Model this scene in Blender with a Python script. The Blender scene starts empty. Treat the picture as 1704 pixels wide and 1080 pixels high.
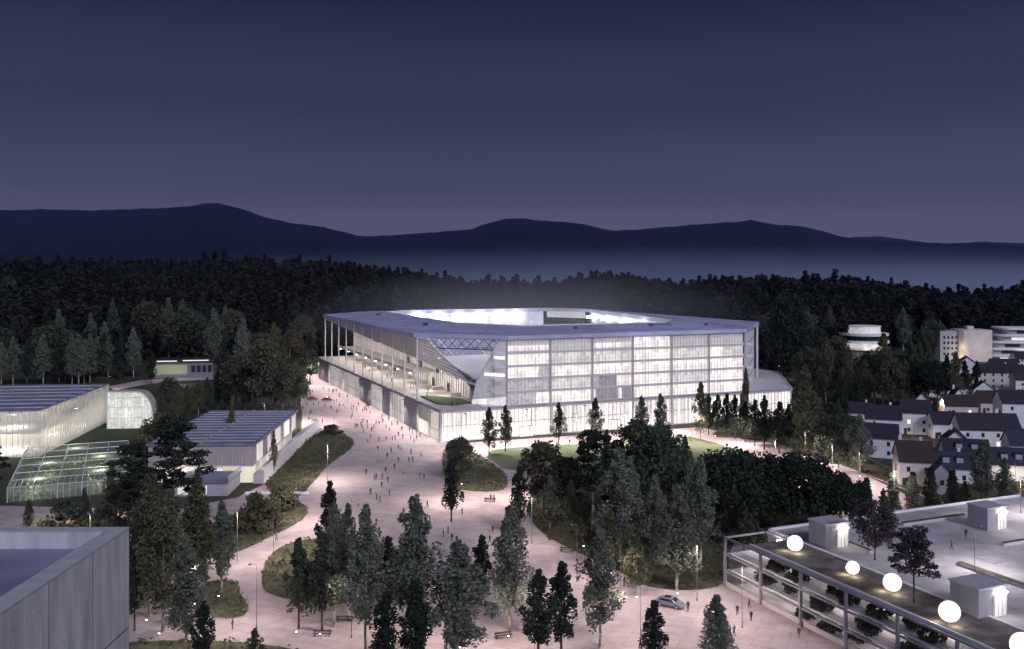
import bpy, bmesh, math, random
import numpy as np
from mathutils import Vector, Matrix
R = math.radians
scene = bpy.context.scene
COL = scene.collection

# ------------------------------------------------------------------ camera
F, CX, HY, CH = 1514.0, 852.0, 455.0, 55.0      # focal length and horizon of the photograph (1704 px wide), eye height
cam_d = bpy.data.cameras.new('camera'); cam = bpy.data.objects.new('camera', cam_d); COL.objects.link(cam)
cam.location = (0, 0, CH); cam.rotation_euler = (R(90), 0, 0)
cam_d.sensor_width = 36; cam_d.lens = 36 * F / 1704; cam_d.shift_y = -(540 - HY) / 1704
cam_d.clip_start = 1; cam_d.clip_end = 60000
scene.camera = cam

# ------------------------------------------------------------------ sky: late dusk, afterglow behind the camera
w = bpy.data.worlds.new('World'); scene.world = w; w.use_nodes = True
nt = w.node_tree; nt.nodes.clear()
def N(t, **k):
    n = nt.nodes.new(t)
    for a, b in k.items(): setattr(n, a, b)
    return n
out = N('ShaderNodeOutputWorld'); bg = N('ShaderNodeBackground'); tc = N('ShaderNodeTexCoord'); sp = N('ShaderNodeSeparateXYZ')
nt.links.new(tc.outputs['Generated'], sp.inputs[0])
ramp = N('ShaderNodeValToRGB'); nt.links.new(sp.outputs['Z'], ramp.inputs[0])
cr = ramp.color_ramp; cr.interpolation = 'EASE'
stops = [(0.0, (.140, .122, .152)), (.035, (.108, .100, .137)), (.10, (.060, .063, .108)), (.19, (.034, .039, .081)), (.30, (.0155, .019, .048)), (1.0, (.010, .013, .042))]
cr.elements[0].position = stops[0][0]; cr.elements[0].color = stops[0][1] + (1,)
cr.elements[1].position = stops[-1][0]; cr.elements[1].color = stops[-1][1] + (1,)
for p, c in stops[1:-1]:
    e = cr.elements.new(p); e.color = c + (1,)
neg = N('ShaderNodeMath', operation='MULTIPLY'); neg.inputs[1].default_value = -1; nt.links.new(sp.outputs['Y'], neg.inputs[0])
mx0 = N('ShaderNodeMath', operation='MAXIMUM'); mx0.inputs[1].default_value = 0; nt.links.new(neg.outputs[0], mx0.inputs[0])
glow = N('ShaderNodeVectorMath', operation='SCALE'); glow.inputs[0].default_value = (.36, .38, .58); nt.links.new(mx0.outputs[0], glow.inputs['Scale'])
nz = N('ShaderNodeTexNoise'); nz.inputs['Scale'].default_value = 3.0; nz.inputs['Detail'].default_value = 4
mpv = N('ShaderNodeMapping'); mpv.inputs['Scale'].default_value = (.8, .8, 9); nt.links.new(tc.outputs['Generated'], mpv.inputs[0]); nt.links.new(mpv.outputs[0], nz.inputs[0])
mr = N('ShaderNodeMapRange'); mr.inputs['To Min'].default_value = .84; mr.inputs['To Max'].default_value = 1.16; nt.links.new(nz.outputs[0], mr.inputs[0])
mul = N('ShaderNodeVectorMath', operation='SCALE'); nt.links.new(ramp.outputs[0], mul.inputs[0]); nt.links.new(mr.outputs[0], mul.inputs['Scale'])
add = N('ShaderNodeVectorMath', operation='ADD'); nt.links.new(mul.outputs[0], add.inputs[0]); nt.links.new(glow.outputs[0], add.inputs[1])
nt.links.new(add.outputs[0], bg.inputs[0]); bg.inputs[1].default_value = 1.0; nt.links.new(bg.outputs[0], out.inputs[0])

# moon / last light: one weak lamp from behind the camera
sd = bpy.data.lights.new('sun', 'SUN'); sd.energy = 1.5; sd.angle = R(12); sd.color = (.80, .82, 1.0)
so = bpy.data.objects.new('sun', sd); COL.objects.link(so); so.rotation_euler = (R(54), 0, R(30))

scene.view_settings.view_transform = 'Standard'; scene.view_settings.look = 'None'
scene.view_settings.exposure = 0; scene.view_settings.gamma = 1
cy = scene.cycles
cy.max_bounces = 5; cy.diffuse_bounces = 2; cy.glossy_bounces = 2; cy.transmission_bounces = 3; cy.transparent_max_bounces = 10
cy.volume_bounces = 0; cy.caustics_reflective = False; cy.caustics_refractive = False
cy.use_denoising = True; cy.use_light_tree = True; cy.sample_clamp_indirect = 3; cy.sample_clamp_direct = 0

rng = np.random.default_rng(11); random.seed(11)

# ------------------------------------------------------------------ helpers
def gp(px, py, z=0.0):
    """world point at height z seen at a pixel of the photograph"""
    Z = F * (CH - z) / (py - HY)
    return ((px - CX) / F * Z, Z, z)

def tag(o, label=None, cat=None, group=None, kind=None):
    if label: o['label'] = label
    if cat: o['category'] = cat
    if group: o['group'] = group
    if kind: o['kind'] = kind
    return o

def empty(name, loc, rz=0.0, **k):
    o = bpy.data.objects.new(name, None); COL.objects.link(o); o.empty_display_size = .3
    o.location = loc; o.rotation_euler = (0, 0, rz); return tag(o, **k)

class MB:
    def __init__(s): s.v = []; s.f = []; s.m = []
    def add(s, vs, fs, m=0):
        b = len(s.v); s.v += [tuple(p) for p in vs]; s.f += [tuple(b + i for i in f) for f in fs]; s.m += [m] * len(fs); return s
    def box(s, x0, x1, y0, y1, z0, z1, m=0):
        vs = [(x0,y0,z0),(x1,y0,z0),(x1,y1,z0),(x0,y1,z0),(x0,y0,z1),(x1,y0,z1),(x1,y1,z1),(x0,y1,z1)]
        return s.add(vs, [(3,2,1,0),(4,5,6,7),(0,1,5,4),(1,2,6,5),(2,3,7,6),(3,0,4,7)], m)
    def prism(s, poly, z0, z1, m=0):
        a = sum(poly[i][0]*poly[(i+1)%len(poly)][1]-poly[(i+1)%len(poly)][0]*poly[i][1] for i in range(len(poly)))
        if a < 0: poly = poly[::-1]
        n = len(poly); vs = [(x, y, z0) for x, y in poly] + [(x, y, z1) for x, y in poly]
        fs = [tuple(range(n-1, -1, -1)), tuple(range(n, 2*n))] + [(i, (i+1)%n, n+(i+1)%n, n+i) for i in range(n)]
        return s.add(vs, fs, m)
    def quad(s, a, b, c, d, m=0): return s.add([a, b, c, d], [(0,1,2,3)], m)
    def plate(s, pts, off, m=0):
        """thick plate from a planar polygon and an offset vector"""
        n = len(pts); vs = [tuple(p) for p in pts] + [tuple(np.add(p, off)) for p in pts]
        return s.add(vs, [tuple(range(n)), tuple(range(2*n-1, n-1, -1))] + [(i, n+i, n+(i+1)%n, (i+1)%n) for i in range(n)], m)
    def tube(s, p, q, r0, r1=None, n=6, m=0):
        r1 = r0 if r1 is None else r1
        p, q = Vector(p), Vector(q); d = (q - p)
        if d.length < 1e-6: return s
        d.normalize(); a = d.orthogonal().normalized(); b = d.cross(a)
        vs = []
        for c, r in ((p, r0), (q, r1)):
            for i in range(n):
                t = 2*math.pi*i/n; vs.append(c + (a*math.cos(t) + b*math.sin(t))*r)
        return s.add(vs, [(i, (i+1)%n, n+(i+1)%n, n+i) for i in range(n)] + [tuple(range(n-1,-1,-1)), tuple(range(n, 2*n))], m)
    def bar(s, p, q, w, h, m=0):
        p, q = Vector(p), Vector(q); d = (q-p).normalized(); up = Vector((0,0,1))
        if abs(d.z) > .98: up = Vector((0,1,0))
        a = d.cross(up).normalized()*w/2; b = a.cross(d).normalized()*h/2
        vs = [c + x*a + y*b for c in (p, q) for x, y in ((-1,-1),(1,-1),(1,1),(-1,1))]
        return s.add(vs, [(3,2,1,0),(4,5,6,7),(0,1,5,4),(1,2,6,5),(2,3,7,6),(3,0,4,7)], m)
    def build(s, name, mats, parent=None, smooth=False, loc=None, **k):
        me = bpy.data.meshes.new(name); me.from_pydata([tuple(v) for v in s.v], [], s.f)
        for m in (mats if isinstance(mats, (list, tuple)) else [mats]): me.materials.append(m)
        if any(s.m): me.polygons.foreach_set('material_index', s.m)
        if smooth: me.polygons.foreach_set('use_smooth', [True]*len(s.f))
        me.update(); return link(name, me, parent, loc, **k)

def link(name, me, parent=None, loc=None, **k):
    o = bpy.data.objects.new(name, me); COL.objects.link(o); o.parent = parent
    if loc: o.location = loc
    return tag(o, **k)

def copy_tree(o, parent=None):
    c = o.copy(); COL.objects.link(c); c.parent = parent
    for ch in o.children: copy_tree(ch, c)
    return c

# ------------------------------------------------------------------ materials
def mat(name, col, rough=.7, metal=0.0, var=0.0, scale=1.0, col2=None, bump=0.0, bscale=None, emis=None, es=0.0, spec=.3, coord='Object', detail=6, stretch=None):
    m = bpy.data.materials.new(name); m.use_nodes = True; t = m.node_tree; b = t.nodes['Principled BSDF']
    b.inputs['Base Color'].default_value = (*col, 1); b.inputs['Roughness'].default_value = rough; b.inputs['Metallic'].default_value = metal
    b.inputs['Specular IOR Level'].default_value = spec
    tcn = t.nodes.new('ShaderNodeTexCoord'); src = tcn.outputs[coord]
    if stretch:
        mp = t.nodes.new('ShaderNodeMapping'); mp.inputs['Scale'].default_value = stretch; t.links.new(src, mp.inputs[0]); src = mp.outputs[0]
    if var or col2:
        nz = t.nodes.new('ShaderNodeTexNoise'); nz.inputs['Scale'].default_value = scale; nz.inputs['Detail'].default_value = detail; t.links.new(src, nz.inputs[0])
        rp = t.nodes.new('ShaderNodeValToRGB'); t.links.new(nz.outputs[0], rp.inputs[0])
        c2 = col2 or tuple(min(1, c*(1+var)) for c in col); c1 = col if col2 else tuple(c*(1-var) for c in col)
        rp.color_ramp.elements[0].position = .35; rp.color_ramp.elements[0].color = (*c1, 1)
        rp.color_ramp.elements[1].position = .65; rp.color_ramp.elements[1].color = (*c2, 1)
        t.links.new(rp.outputs[0], b.inputs['Base Color'])
    if bump:
        nb = t.nodes.new('ShaderNodeTexNoise'); nb.inputs['Scale'].default_value = bscale or scale*4; nb.inputs['Detail'].default_value = 5; t.links.new(src, nb.inputs[0])
        bp = t.nodes.new('ShaderNodeBump'); bp.inputs['Strength'].default_value = bump; bp.inputs['Distance'].default_value = .1
        t.links.new(nb.outputs[0], bp.inputs['Height']); t.links.new(bp.outputs[0], b.inputs['Normal'])
    if emis:
        b.inputs['Emission Color'].default_value = (*emis, 1); b.inputs['Emission Strength'].default_value = es
    return m

def leafmat(name, c1, c2, trans=.25):
    m = bpy.data.materials.new(name); m.use_nodes = True; t = m.node_tree; t.nodes.clear()
    o = t.nodes.new('ShaderNodeOutputMaterial'); d = t.nodes.new('ShaderNodeBsdfDiffuse'); tr = t.nodes.new('ShaderNodeBsdfTranslucent'); mx = t.nodes.new('ShaderNodeMixShader')
    mx.inputs[0].default_value = trans
    g = t.nodes.new('ShaderNodeNewGeometry'); oi = t.nodes.new('ShaderNodeObjectInfo'); nz = t.nodes.new('ShaderNodeTexNoise'); nz.inputs['Scale'].default_value = .55; nz.inputs['Detail'].default_value = 3
    tcn = t.nodes.new('ShaderNodeTexCoord'); t.links.new(tcn.outputs['Object'], nz.inputs[0])
    a1 = t.nodes.new('ShaderNodeMath'); a1.operation = 'MULTIPLY_ADD'; a1.inputs[1].default_value = .5; t.links.new(g.outputs['Random Per Island'], a1.inputs[0])
    a0 = t.nodes.new('ShaderNodeMath'); a0.operation = 'MULTIPLY'; a0.inputs[1].default_value = .3; t.links.new(oi.outputs['Random'], a0.inputs[0]); 
    a2 = t.nodes.new('ShaderNodeMath'); a2.operation = 'MULTIPLY_ADD'; a2.inputs[1].default_value = .6; t.links.new(nz.outputs[0], a2.inputs[0]); t.links.new(a0.outputs[0], a2.inputs[2])
    a3 = t.nodes.new('ShaderNodeMath'); a3.operation = 'SUBTRACT'; a3.inputs[1].default_value = .2
    t.links.new(a2.outputs[0], a1.inputs[2]); t.links.new(a1.outputs[0], a3.inputs[0])
    rp = t.nodes.new('ShaderNodeValToRGB'); rp.color_ramp.elements[0].color = (*c1, 1); rp.color_ramp.elements[1].color = (*c2, 1)
    t.links.new(a3.outputs[0], rp.inputs[0]); t.links.new(rp.outputs[0], d.inputs[0]); t.links.new(rp.outputs[0], tr.inputs[0])
    t.links.new(d.outputs[0], mx.inputs[1]); t.links.new(tr.outputs[0], mx.inputs[2]); t.links.new(mx.outputs[0], o.inputs[0]); return m

def litmat(name, col, lo, hi, cw=1.35, ch=4.4, dark=.0, furn=.25, base=(.5,.48,.46)):
    """lit room seen through glass: every pane width has its own brightness, blinds and furniture break it up"""
    m = bpy.data.materials.new(name); m.use_nodes = True; t = m.node_tree; b = t.nodes['Principled BSDF']
    b.inputs['Base Color'].default_value = (*base, 1); b.inputs['Roughness'].default_value = .35
    tcn = t.nodes.new('ShaderNodeTexCoord'); sc_ = t.nodes.new('ShaderNodeVectorMath'); sc_.operation = 'MULTIPLY'; sc_.inputs[1].default_value = (1/cw, 1/cw, 1/ch)
    fl = t.nodes.new('ShaderNodeVectorMath'); fl.operation = 'FLOOR'; wn = t.nodes.new('ShaderNodeTexWhiteNoise'); wn.noise_dimensions = '3D'
    t.links.new(tcn.outputs['Object'], sc_.inputs[0]); t.links.new(sc_.outputs[0], fl.inputs[0]); t.links.new(fl.outputs[0], wn.inputs[0])
    mr1 = t.nodes.new('ShaderNodeMapRange'); mr1.inputs['To Min'].default_value = lo; mr1.inputs['To Max'].default_value = hi; t.links.new(wn.outputs[0], mr1.inputs[0])
    nz = t.nodes.new('ShaderNodeTexNoise'); nz.inputs['Scale'].default_value = .9; nz.inputs['Detail'].default_value = 3; nz.inputs['Roughness'].default_value = .7
    t.links.new(tcn.outputs['Object'], nz.inputs[0])
    mr2 = t.nodes.new('ShaderNodeMapRange'); mr2.inputs['From Min'].default_value = .38; mr2.inputs['From Max'].default_value = .55; mr2.inputs['To Min'].default_value = 1-furn; mr2.inputs['To Max'].default_value = 1.0
    t.links.new(nz.outputs[0], mr2.inputs[0])
    ml = t.nodes.new('ShaderNodeMath'); ml.operation = 'MULTIPLY'; t.links.new(mr1.outputs[0], ml.inputs[0]); t.links.new(mr2.outputs[0], ml.inputs[1])
    b.inputs['Emission Color'].default_value = (*col, 1); t.links.new(ml.outputs[0], b.inputs['Emission Strength']); return m

def glassy(name, col, alpha_clear, rough=.15, trans=True, bright=.5):
    """thin translucent cladding: lets part of the view and of the light through"""
    m = bpy.data.materials.new(name); m.use_nodes = True; t = m.node_tree; t.nodes.clear()
    o = t.nodes.new('ShaderNodeOutputMaterial'); tp = t.nodes.new('ShaderNodeBsdfTransparent'); d = t.nodes.new('ShaderNodeBsdfDiffuse'); tl = t.nodes.new('ShaderNodeBsdfTranslucent'); gl = t.nodes.new('ShaderNodeBsdfGlossy')
    gl.inputs['Roughness'].default_value = rough
    for n_ in (d, tl): n_.inputs[0].default_value = (*col, 1)
    m1 = t.nodes.new('ShaderNodeMixShader'); m1.inputs[0].default_value = bright; t.links.new(d.outputs[0], m1.inputs[1]); t.links.new(tl.outputs[0], m1.inputs[2])
    m2 = t.nodes.new('ShaderNodeMixShader'); m2.inputs[0].default_value = alpha_clear; t.links.new(m1.outputs[0], m2.inputs[1]); t.links.new(tp.outputs[0], m2.inputs[2])
    m3 = t.nodes.new('ShaderNodeMixShader'); m3.inputs[0].default_value = .05; t.links.new(m2.outputs[0], m3.inputs[1]); t.links.new(gl.outputs[0], m3.inputs[2])
    t.links.new(m3.outputs[0], o.inputs[0]); return m

M = {}
M['pave'] = mat('pink_paving', (.50,.40,.40), .75, var=.13, scale=.035, bump=.15, bscale=3)
def paving(m, cw, ch):
    t = m.node_tree; b = t.nodes['Principled BSDF']; l = b.inputs['Base Color'].links[0]; src = l.from_socket
    tcn = t.nodes.new('ShaderNodeTexCoord'); mp = t.nodes.new('ShaderNodeMapping'); mp.inputs['Rotation'].default_value = (0,0,R(23))
    bk = t.nodes.new('ShaderNodeTexBrick'); bk.inputs['Scale'].default_value = 1; bk.inputs['Brick Width'].default_value = cw; bk.inputs['Row Height'].default_value = ch; bk.inputs['Mortar Size'].default_value = .05; bk.inputs['Bias'].default_value = 0
    bk.inputs['Color1'].default_value = (.88,.88,.88,1); bk.inputs['Color2'].default_value = (1.04,1.04,1.04,1); bk.inputs['Mortar'].default_value = (.66,.66,.66,1)
    t.links.new(tcn.outputs['Object'], mp.inputs[0]); t.links.new(mp.outputs[0], bk.inputs[0])
    nz = t.nodes.new('ShaderNodeTexNoise'); nz.inputs['Scale'].default_value = .25; nz.inputs['Detail'].default_value = 8; nz.inputs['Roughness'].default_value = .7; t.links.new(tcn.outputs['Object'], nz.inputs[0])
    mr_ = t.nodes.new('ShaderNodeMapRange'); mr_.inputs['From Min'].default_value = .35; mr_.inputs['From Max'].default_value = .6; mr_.inputs['To Min'].default_value = .80; mr_.inputs['To Max'].default_value = 1.05; t.links.new(nz.outputs[0], mr_.inputs[0])
    a_ = t.nodes.new('ShaderNodeVectorMath'); a_.operation = 'MULTIPLY'; t.links.new(src, a_.inputs[0]); t.links.new(bk.outputs[0], a_.inputs[1])
    c_ = t.nodes.new('ShaderNodeVectorMath'); c_.operation = 'SCALE'; t.links.new(a_.outputs[0], c_.inputs[0]); t.links.new(mr_.outputs[0], c_.inputs['Scale']); t.links.new(c_.outputs[0], b.inputs['Base Color'])
paving(M['pave'], 5.0, 2.5)
M['path'] = mat('pink_path', (.50,.40,.39), .8, var=.15, scale=.06)
M['ground'] = mat('dark_meadow', (.025,.032,.018), .95, col2=(.05,.055,.03), scale=.03, bump=.3, bscale=.8)
M['lawn'] = mat('lawn', (.07,.10,.045), .95, col2=(.12,.14,.075), scale=.06, bump=.4, bscale=2)
M['bed'] = mat('planted_bed', (.055,.06,.032), .95, col2=(.13,.12,.07), scale=.22, bump=.8, bscale=1.5)
M['kerb'] = mat('kerb', (.42,.36,.35), .8, var=.1, scale=.8)
M['concrete'] = mat('board_marked_concrete', (.50,.49,.50), .8, var=.2, scale=.9, bump=.35, bscale=5, stretch=(1,1,.12))
M['roof_blue'] = mat('blue_grey_roof', (.22,.22,.31), .45, var=.22, scale=.15, spec=.5)
M['roof_metal'] = mat('stadium_roof', (.60,.61,.80), .40, metal=.1, var=.22, scale=.045, spec=.6)
M['white'] = mat('white_steel', (.72,.70,.70), .45, var=.05, scale=1)
M['whitewall'] = mat('white_render', (.82,.79,.80), .85, var=.08, scale=.4)
M['pinkwall'] = mat('pinkish_render', (.66,.56,.53), .85, var=.08, scale=.4)
M['greywall'] = mat('grey_render', (.42,.40,.42), .85, var=.08, scale=.4)
M['slab'] = mat('slab_grey', (.55,.52,.53), .7, var=.08, scale=.5)
M['panel'] = mat('grey_panel', (.46,.44,.45), .6, var=.12, scale=.3)
M['darkmetal'] = mat('dark_metal', (.06,.06,.075), .45, metal=.3, var=.1, scale=2)
M['steel'] = mat('grey_steel', (.56,.54,.55), .5, metal=.2, var=.1, scale=1)
M['truss'] = mat('truss_blue', (.12,.13,.22), .5, var=.1, scale=1)
M['redroof'] = mat('brown_red_tiles', (.045,.031,.033), .8, var=.3, scale=3)
M['darkroof'] = mat('slate_tiles', (.030,.028,.045), .7, var=.3, scale=3)
M['blueroof'] = mat('blue_slate_tiles', (.036,.038,.062), .6, var=.25, scale=3)
M['pole'] = mat('painted_pole', (.20,.19,.20), .6, var=.1, scale=2)
M['frame'] = mat('car_park_steel', (.28,.27,.30), .5, var=.15, scale=1)
M['glass'] = mat('dark_glass', (.03,.035,.05), .1, spec=.8, var=.2, scale=1)
M['bark'] = mat('dark_bark', (.09,.07,.06), .9, var=.3, scale=3)
M['palebark'] = mat('pale_bark', (.38,.33,.28), .85, var=.35, scale=2.2)
M['grass'] = mat('pitch_grass', (.05,.16,.05), .9, var=.1, scale=.05)
M['seat'] = mat('stand_seats', (.42,.42,.50), .7, var=.25, scale=.6)
M['beige'] = mat('beige_cladding', (.52,.48,.46), .75, var=.1, scale=.6)
M['deck'] = mat('roof_plaza', (.50,.46,.48), .7, var=.22, scale=.10)
paving(M['deck'], 6.0, 3.0)
M['soil'] = mat('dry_planting', (.22,.185,.165), .95, col2=(.085,.072,.066), scale=.35, bump=.8, bscale=2)
M['asphalt'] = mat('asphalt', (.055,.055,.065), .85, var=.2, scale=.5)
M['lit'] = litmat('lit_room', (1.0,.92,.87), .82, 1.5)
M['lit_dim'] = litmat('lit_room_dim', (1.0,.92,.88), .50, .95)
M['lit_grey'] = litmat('screened_room', (.95,.88,.92), .40, .58, furn=.5)
M['lit_dark'] = litmat('dark_room', (.85,.80,.90), .12, .26, furn=.7)
M['lit_top'] = litmat('screened_top', (.93,.87,.92), .42, .52, furn=.15)
M['facade_glow'] = mat('added_facade_glow', (.5,.48,.5), .5, var=.1, scale=.6, emis=(.95,.88,.92), es=.16)  # glow added to slab edges and slanted wall to brighten the facade
M['lit_hall'] = litmat('lit_lobby', (1.0,.92,.84), .62, 1.25, cw=1.6, ch=10, furn=.35)
M['lit_warm'] = litmat('lit_concourse', (1.0,.91,.83), .30, .80, cw=2.6, ch=8, furn=.55)
M['lit_cream'] = mat('backlit_panel', (.6,.58,.52), .5, emis=(1.0,.93,.80), es=.75)
M['lit_white'] = mat('backlit_fascia', (.7,.7,.75), .5, emis=(.94,.93,1.0), es=.85)
M['lamp'] = mat('lamp_glow', (.9,.9,.9), .4, emis=(1.0,.93,.88), es=14)
M['flood'] = mat('floodlight_glow', (.9,.9,.9), .4, emis=(.97,.97,1.0), es=30)
M['globe'] = mat('globe_glow', (.9,.88,.85), .4, emis=(1.0,.95,.93), es=1.15)
M['warmwin'] = mat('warm_window', (.7,.6,.5), .4, emis=(1.0,.80,.55), es=1.6)
M['skin'] = mat('skin', (.45,.28,.21), .6, var=.05, scale=5)
M['hair'] = mat('hair', (.04,.025,.02), .7, var=.2, scale=9)
M['foil'] = glassy('translucent_cladding', (.72,.70,.66), .30, bright=.55)
M['glaz'] = glassy('greenhouse_glass', (.55,.60,.58), .72, bright=.5)
M['mesh'] = glassy('metal_mesh_screen', (.44,.39,.37), .12, bright=.5)
M['louvre'] = mat('louvre_metal', (.62,.57,.55), .6, var=.08, scale=.5)

L_GREY = leafmat('grey_green_leaves', (.095,.108,.078), (.27,.29,.225))
L_DARK = leafmat('dark_leaves', (.018,.024,.018), (.078,.092,.068), .18)
L_OLIVE = leafmat('olive_leaves', (.075,.076,.045), (.20,.19,.115))
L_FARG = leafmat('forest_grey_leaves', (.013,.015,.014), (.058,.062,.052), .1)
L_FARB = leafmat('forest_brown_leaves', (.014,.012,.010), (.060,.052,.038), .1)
L_BROWN = leafmat('brownish_leaves', (.060,.058,.040), (.165,.150,.105))
L_PURPLE = leafmat('plum_leaves', (.060,.048,.054), (.15,.12,.13))
L_MID = leafmat('mid_green_leaves', (.045,.056,.038), (.14,.155,.105))
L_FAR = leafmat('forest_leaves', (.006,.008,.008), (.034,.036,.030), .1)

# ------------------------------------------------------------------ terrain
def hill_amp(kx):
    px = CX + F*kx
    return np.interp(px, [-400,0,400,560,640,700,760,820,900,960,1050,1120,1200,1300,1450,1550,1620,1704,2100], [49,48,48,45,40,33,24,20,19,27,31,20,25,24,24,13,7,13,20])
def sst(t): t = np.clip(t, 0, 1); return t*t*(3-2*t)
def terr(x, y):
    x = np.asarray(x, float); y = np.asarray(y, float)
    k = x/np.maximum(y, 60)
    h = sst((y-540)/560)*hill_amp(k)
    return h*(1-sst((y-1250)/700)) - 25*sst((y-1300)/900)
def terrain():
    ys = np.concatenate([np.linspace(-400, 500, 10), np.linspace(540, 2400, 63), np.linspace(2700, 21500, 14)])
    us = np.linspace(-1.6, 1.6, 97)
    V = []; Fc = []
    for y in ys:
        wid = max(900, y*1.0)
        for u in us:
            x = u*wid; V.append((x, y, float(terr(x, y)) - .02))
    nx = len(us)
    for j in range(len(ys)-1):
        for i in range(nx-1):
            a = j*nx+i; Fc.append((a, a+1, a+nx+1, a+nx))
    mb = MB(); mb.add(V, Fc); return mb.build('ground', M['ground'], smooth=True, kind='structure')
terrain()

# mountains: ridges with real depth several kilometres away
def fbm1(x, seed, oct=5):
    r = np.zeros_like(x); a = 1; f = 1
    for o in range(oct):
        ph = np.random.default_rng(seed+o).uniform(0, 6.28, 4)
        r += a*(np.sin(x*f*1.0+ph[0])+np.sin(x*f*1.7+ph[1])+.6*np.sin(x*f*2.9+ph[2]))/2.6; a *= .5; f *= 2.1
    return r
def ridge(name, D, pts, depth, m, seed):
    px = np.array([p[0] for p in pts]); py = np.array([p[1] for p in pts])
    us = np.linspace(-300, 2004, 300); top = CH + (HY - np.interp(us, px, py))*D/F
    top = top + fbm1(us*.11, seed)*D*.00045
    rows = 40; V = []; Fc = []
    for j in range(rows):
        t = j/(rows-1); y = D - depth + 2*depth*t*.75
        s = 1 - abs(y-D)/depth; s = max(0, s)
        prof = s**1.25
        yy = np.full_like(us, y)
        xx = (us-CX)/F*(D + (y-D)*.6)
        gul = fbm1(us*.035+j*.32, seed+7, 4)*.10*math.sin(math.pi*min(1, s))*1.0 + fbm1(us*.12-j*.5, seed+3, 3)*.03*math.sin(math.pi*min(1, s))
        zz = -30 + (top+30)*(prof*(1+0*gul)+gul*(1-prof))
        V += list(zip(xx.tolist(), yy.tolist(), zz.tolist()))
    n = len(us)
    for j in range(rows-1):
        for i in range(n-1):
            a = j*n+i; Fc.append((a, a+1, a+n+1, a+n))
    mb = MB(); mb.add(V, Fc); return mb.build(name, m, smooth=True, kind='structure')
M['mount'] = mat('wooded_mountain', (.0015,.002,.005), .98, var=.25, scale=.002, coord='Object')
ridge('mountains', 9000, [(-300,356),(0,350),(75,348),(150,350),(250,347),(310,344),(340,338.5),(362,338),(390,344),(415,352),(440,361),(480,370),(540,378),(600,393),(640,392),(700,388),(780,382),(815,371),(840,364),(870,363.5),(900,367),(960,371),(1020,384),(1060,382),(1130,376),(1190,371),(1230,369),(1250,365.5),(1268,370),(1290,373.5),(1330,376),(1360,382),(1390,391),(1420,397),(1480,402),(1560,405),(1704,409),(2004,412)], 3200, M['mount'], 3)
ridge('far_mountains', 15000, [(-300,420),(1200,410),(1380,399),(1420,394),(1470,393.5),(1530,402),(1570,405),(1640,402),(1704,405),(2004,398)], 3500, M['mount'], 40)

# ------------------------------------------------------------------ paving, paths, lawns and beds
def sheet(name, px, z, m, kind='structure', **k):
    poly = [gp(x, y)[:2] for x, y in px]
    mb = MB(); a = sum(poly[i][0]*poly[(i+1)%len(poly)][1]-poly[(i+1)%len(poly)][0]*poly[i][1] for i in range(len(poly)))
    if a < 0: poly = poly[::-1]
    mb.add([(x, y, z) for x, y in poly], [tuple(range(len(poly)))])
    return mb.build(name, m, kind=kind, **k)
def smooth_poly(pts, it=2):
    for _ in range(it):
        q = []
        for i in range(len(pts)):
            a, b = pts[i], pts[(i+1) % len(pts)]
            q += [(a[0]*.75+b[0]*.25, a[1]*.75+b[1]*.25), (a[0]*.25+b[0]*.75, a[1]*.25+b[1]*.75)]
        pts = q
    return pts
def inside(poly, x, y):
    c = np.zeros(x.shape, bool); n = len(poly)
    for i in range(n):
        x0, y0 = poly[i]; x1, y1 = poly[(i+1) % n]
        if y0 == y1: continue
        c ^= ((y0 > y) != (y1 > y)) & (x < (x1-x0)*(y-y0)/(y1-y0)+x0)
    return c
sheet('plaza', [(-150,838),(180,846),(300,846),(395,828),(470,790),(500,740),(503,690),(497,650),(500,624),(535,622),(700,690),(760,738),(1165,711),(1300,742),(1420,780),(1540,840),(1600,900),(1750,1000),(2200,1700),(-500,1700)], .03, M['pave'])
sheet('path', [(180,643),(235,633),(300,629),(345,627.5),(430,628),(500,622),(500,626),(430,632),(345,632),(300,634),(240,640),(190,650)], .03, M['path'])
sheet('far_path', [(492,612),(530,611),(530,617),(492,618)], .03, M['path'])
sheet('road', [(1380,720),(1470,700),(1490,745),(1440,800),(1500,745),(1545,715),(1600,700),(1560,740),(1500,800),(1440,850),(1420,800)], .025, M['asphalt'])
BEDS = []
def bed(name, px, m, it=2, h=.14, kerb=True):
    px = smooth_poly(px, it)
    poly = [gp(x, y)[:2] for x, y in px]
    BEDS.append((poly, m))
    mb = MB(); cx = sum(p[0] for p in poly)/len(poly); cyy = sum(p[1] for p in poly)/len(poly)
    a = sum(poly[i][0]*poly[(i+1)%len(poly)][1]-poly[(i+1)%len(poly)][0]*poly[i][1] for i in range(len(poly)))
    if a < 0: poly = poly[::-1]
    n = len(poly); inner = []
    for i in range(n):
        p = np.array(poly[i]); t = np.array(poly[(i+1)%n])-np.array(poly[i-1]); nrm = np.array((-t[1], t[0]))/max(1e-6, np.hypot(*t)); inner.append(tuple(p+nrm*.22))
    V = [(x,y,0) for x,y in poly]+[(x,y,h) for x,y in poly]+[(x,y,h) for x,y in inner]+[(x,y,h+.04) for x,y in inner]
    mb.add(V, [(i,(i+1)%n,n+(i+1)%n,n+i) for i in range(n)]+[(n+i,n+(i+1)%n,2*n+(i+1)%n,2*n+i) for i in range(n)], 1)
    mb.add([(x,y,h-.01) for x,y in inner], [tuple(range(n))], 0)
    mb.v = mb.v
    return mb.build(name, [m, M['kerb']], kind='structure')
bed('lawn', [(795,752),(880,742),(1000,738),(1130,722),(1210,742),(1300,775),(1330,800),(1330,850),(1240,860),(1000,800),(905,765),(850,790)], M['lawn'], 1)
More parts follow.
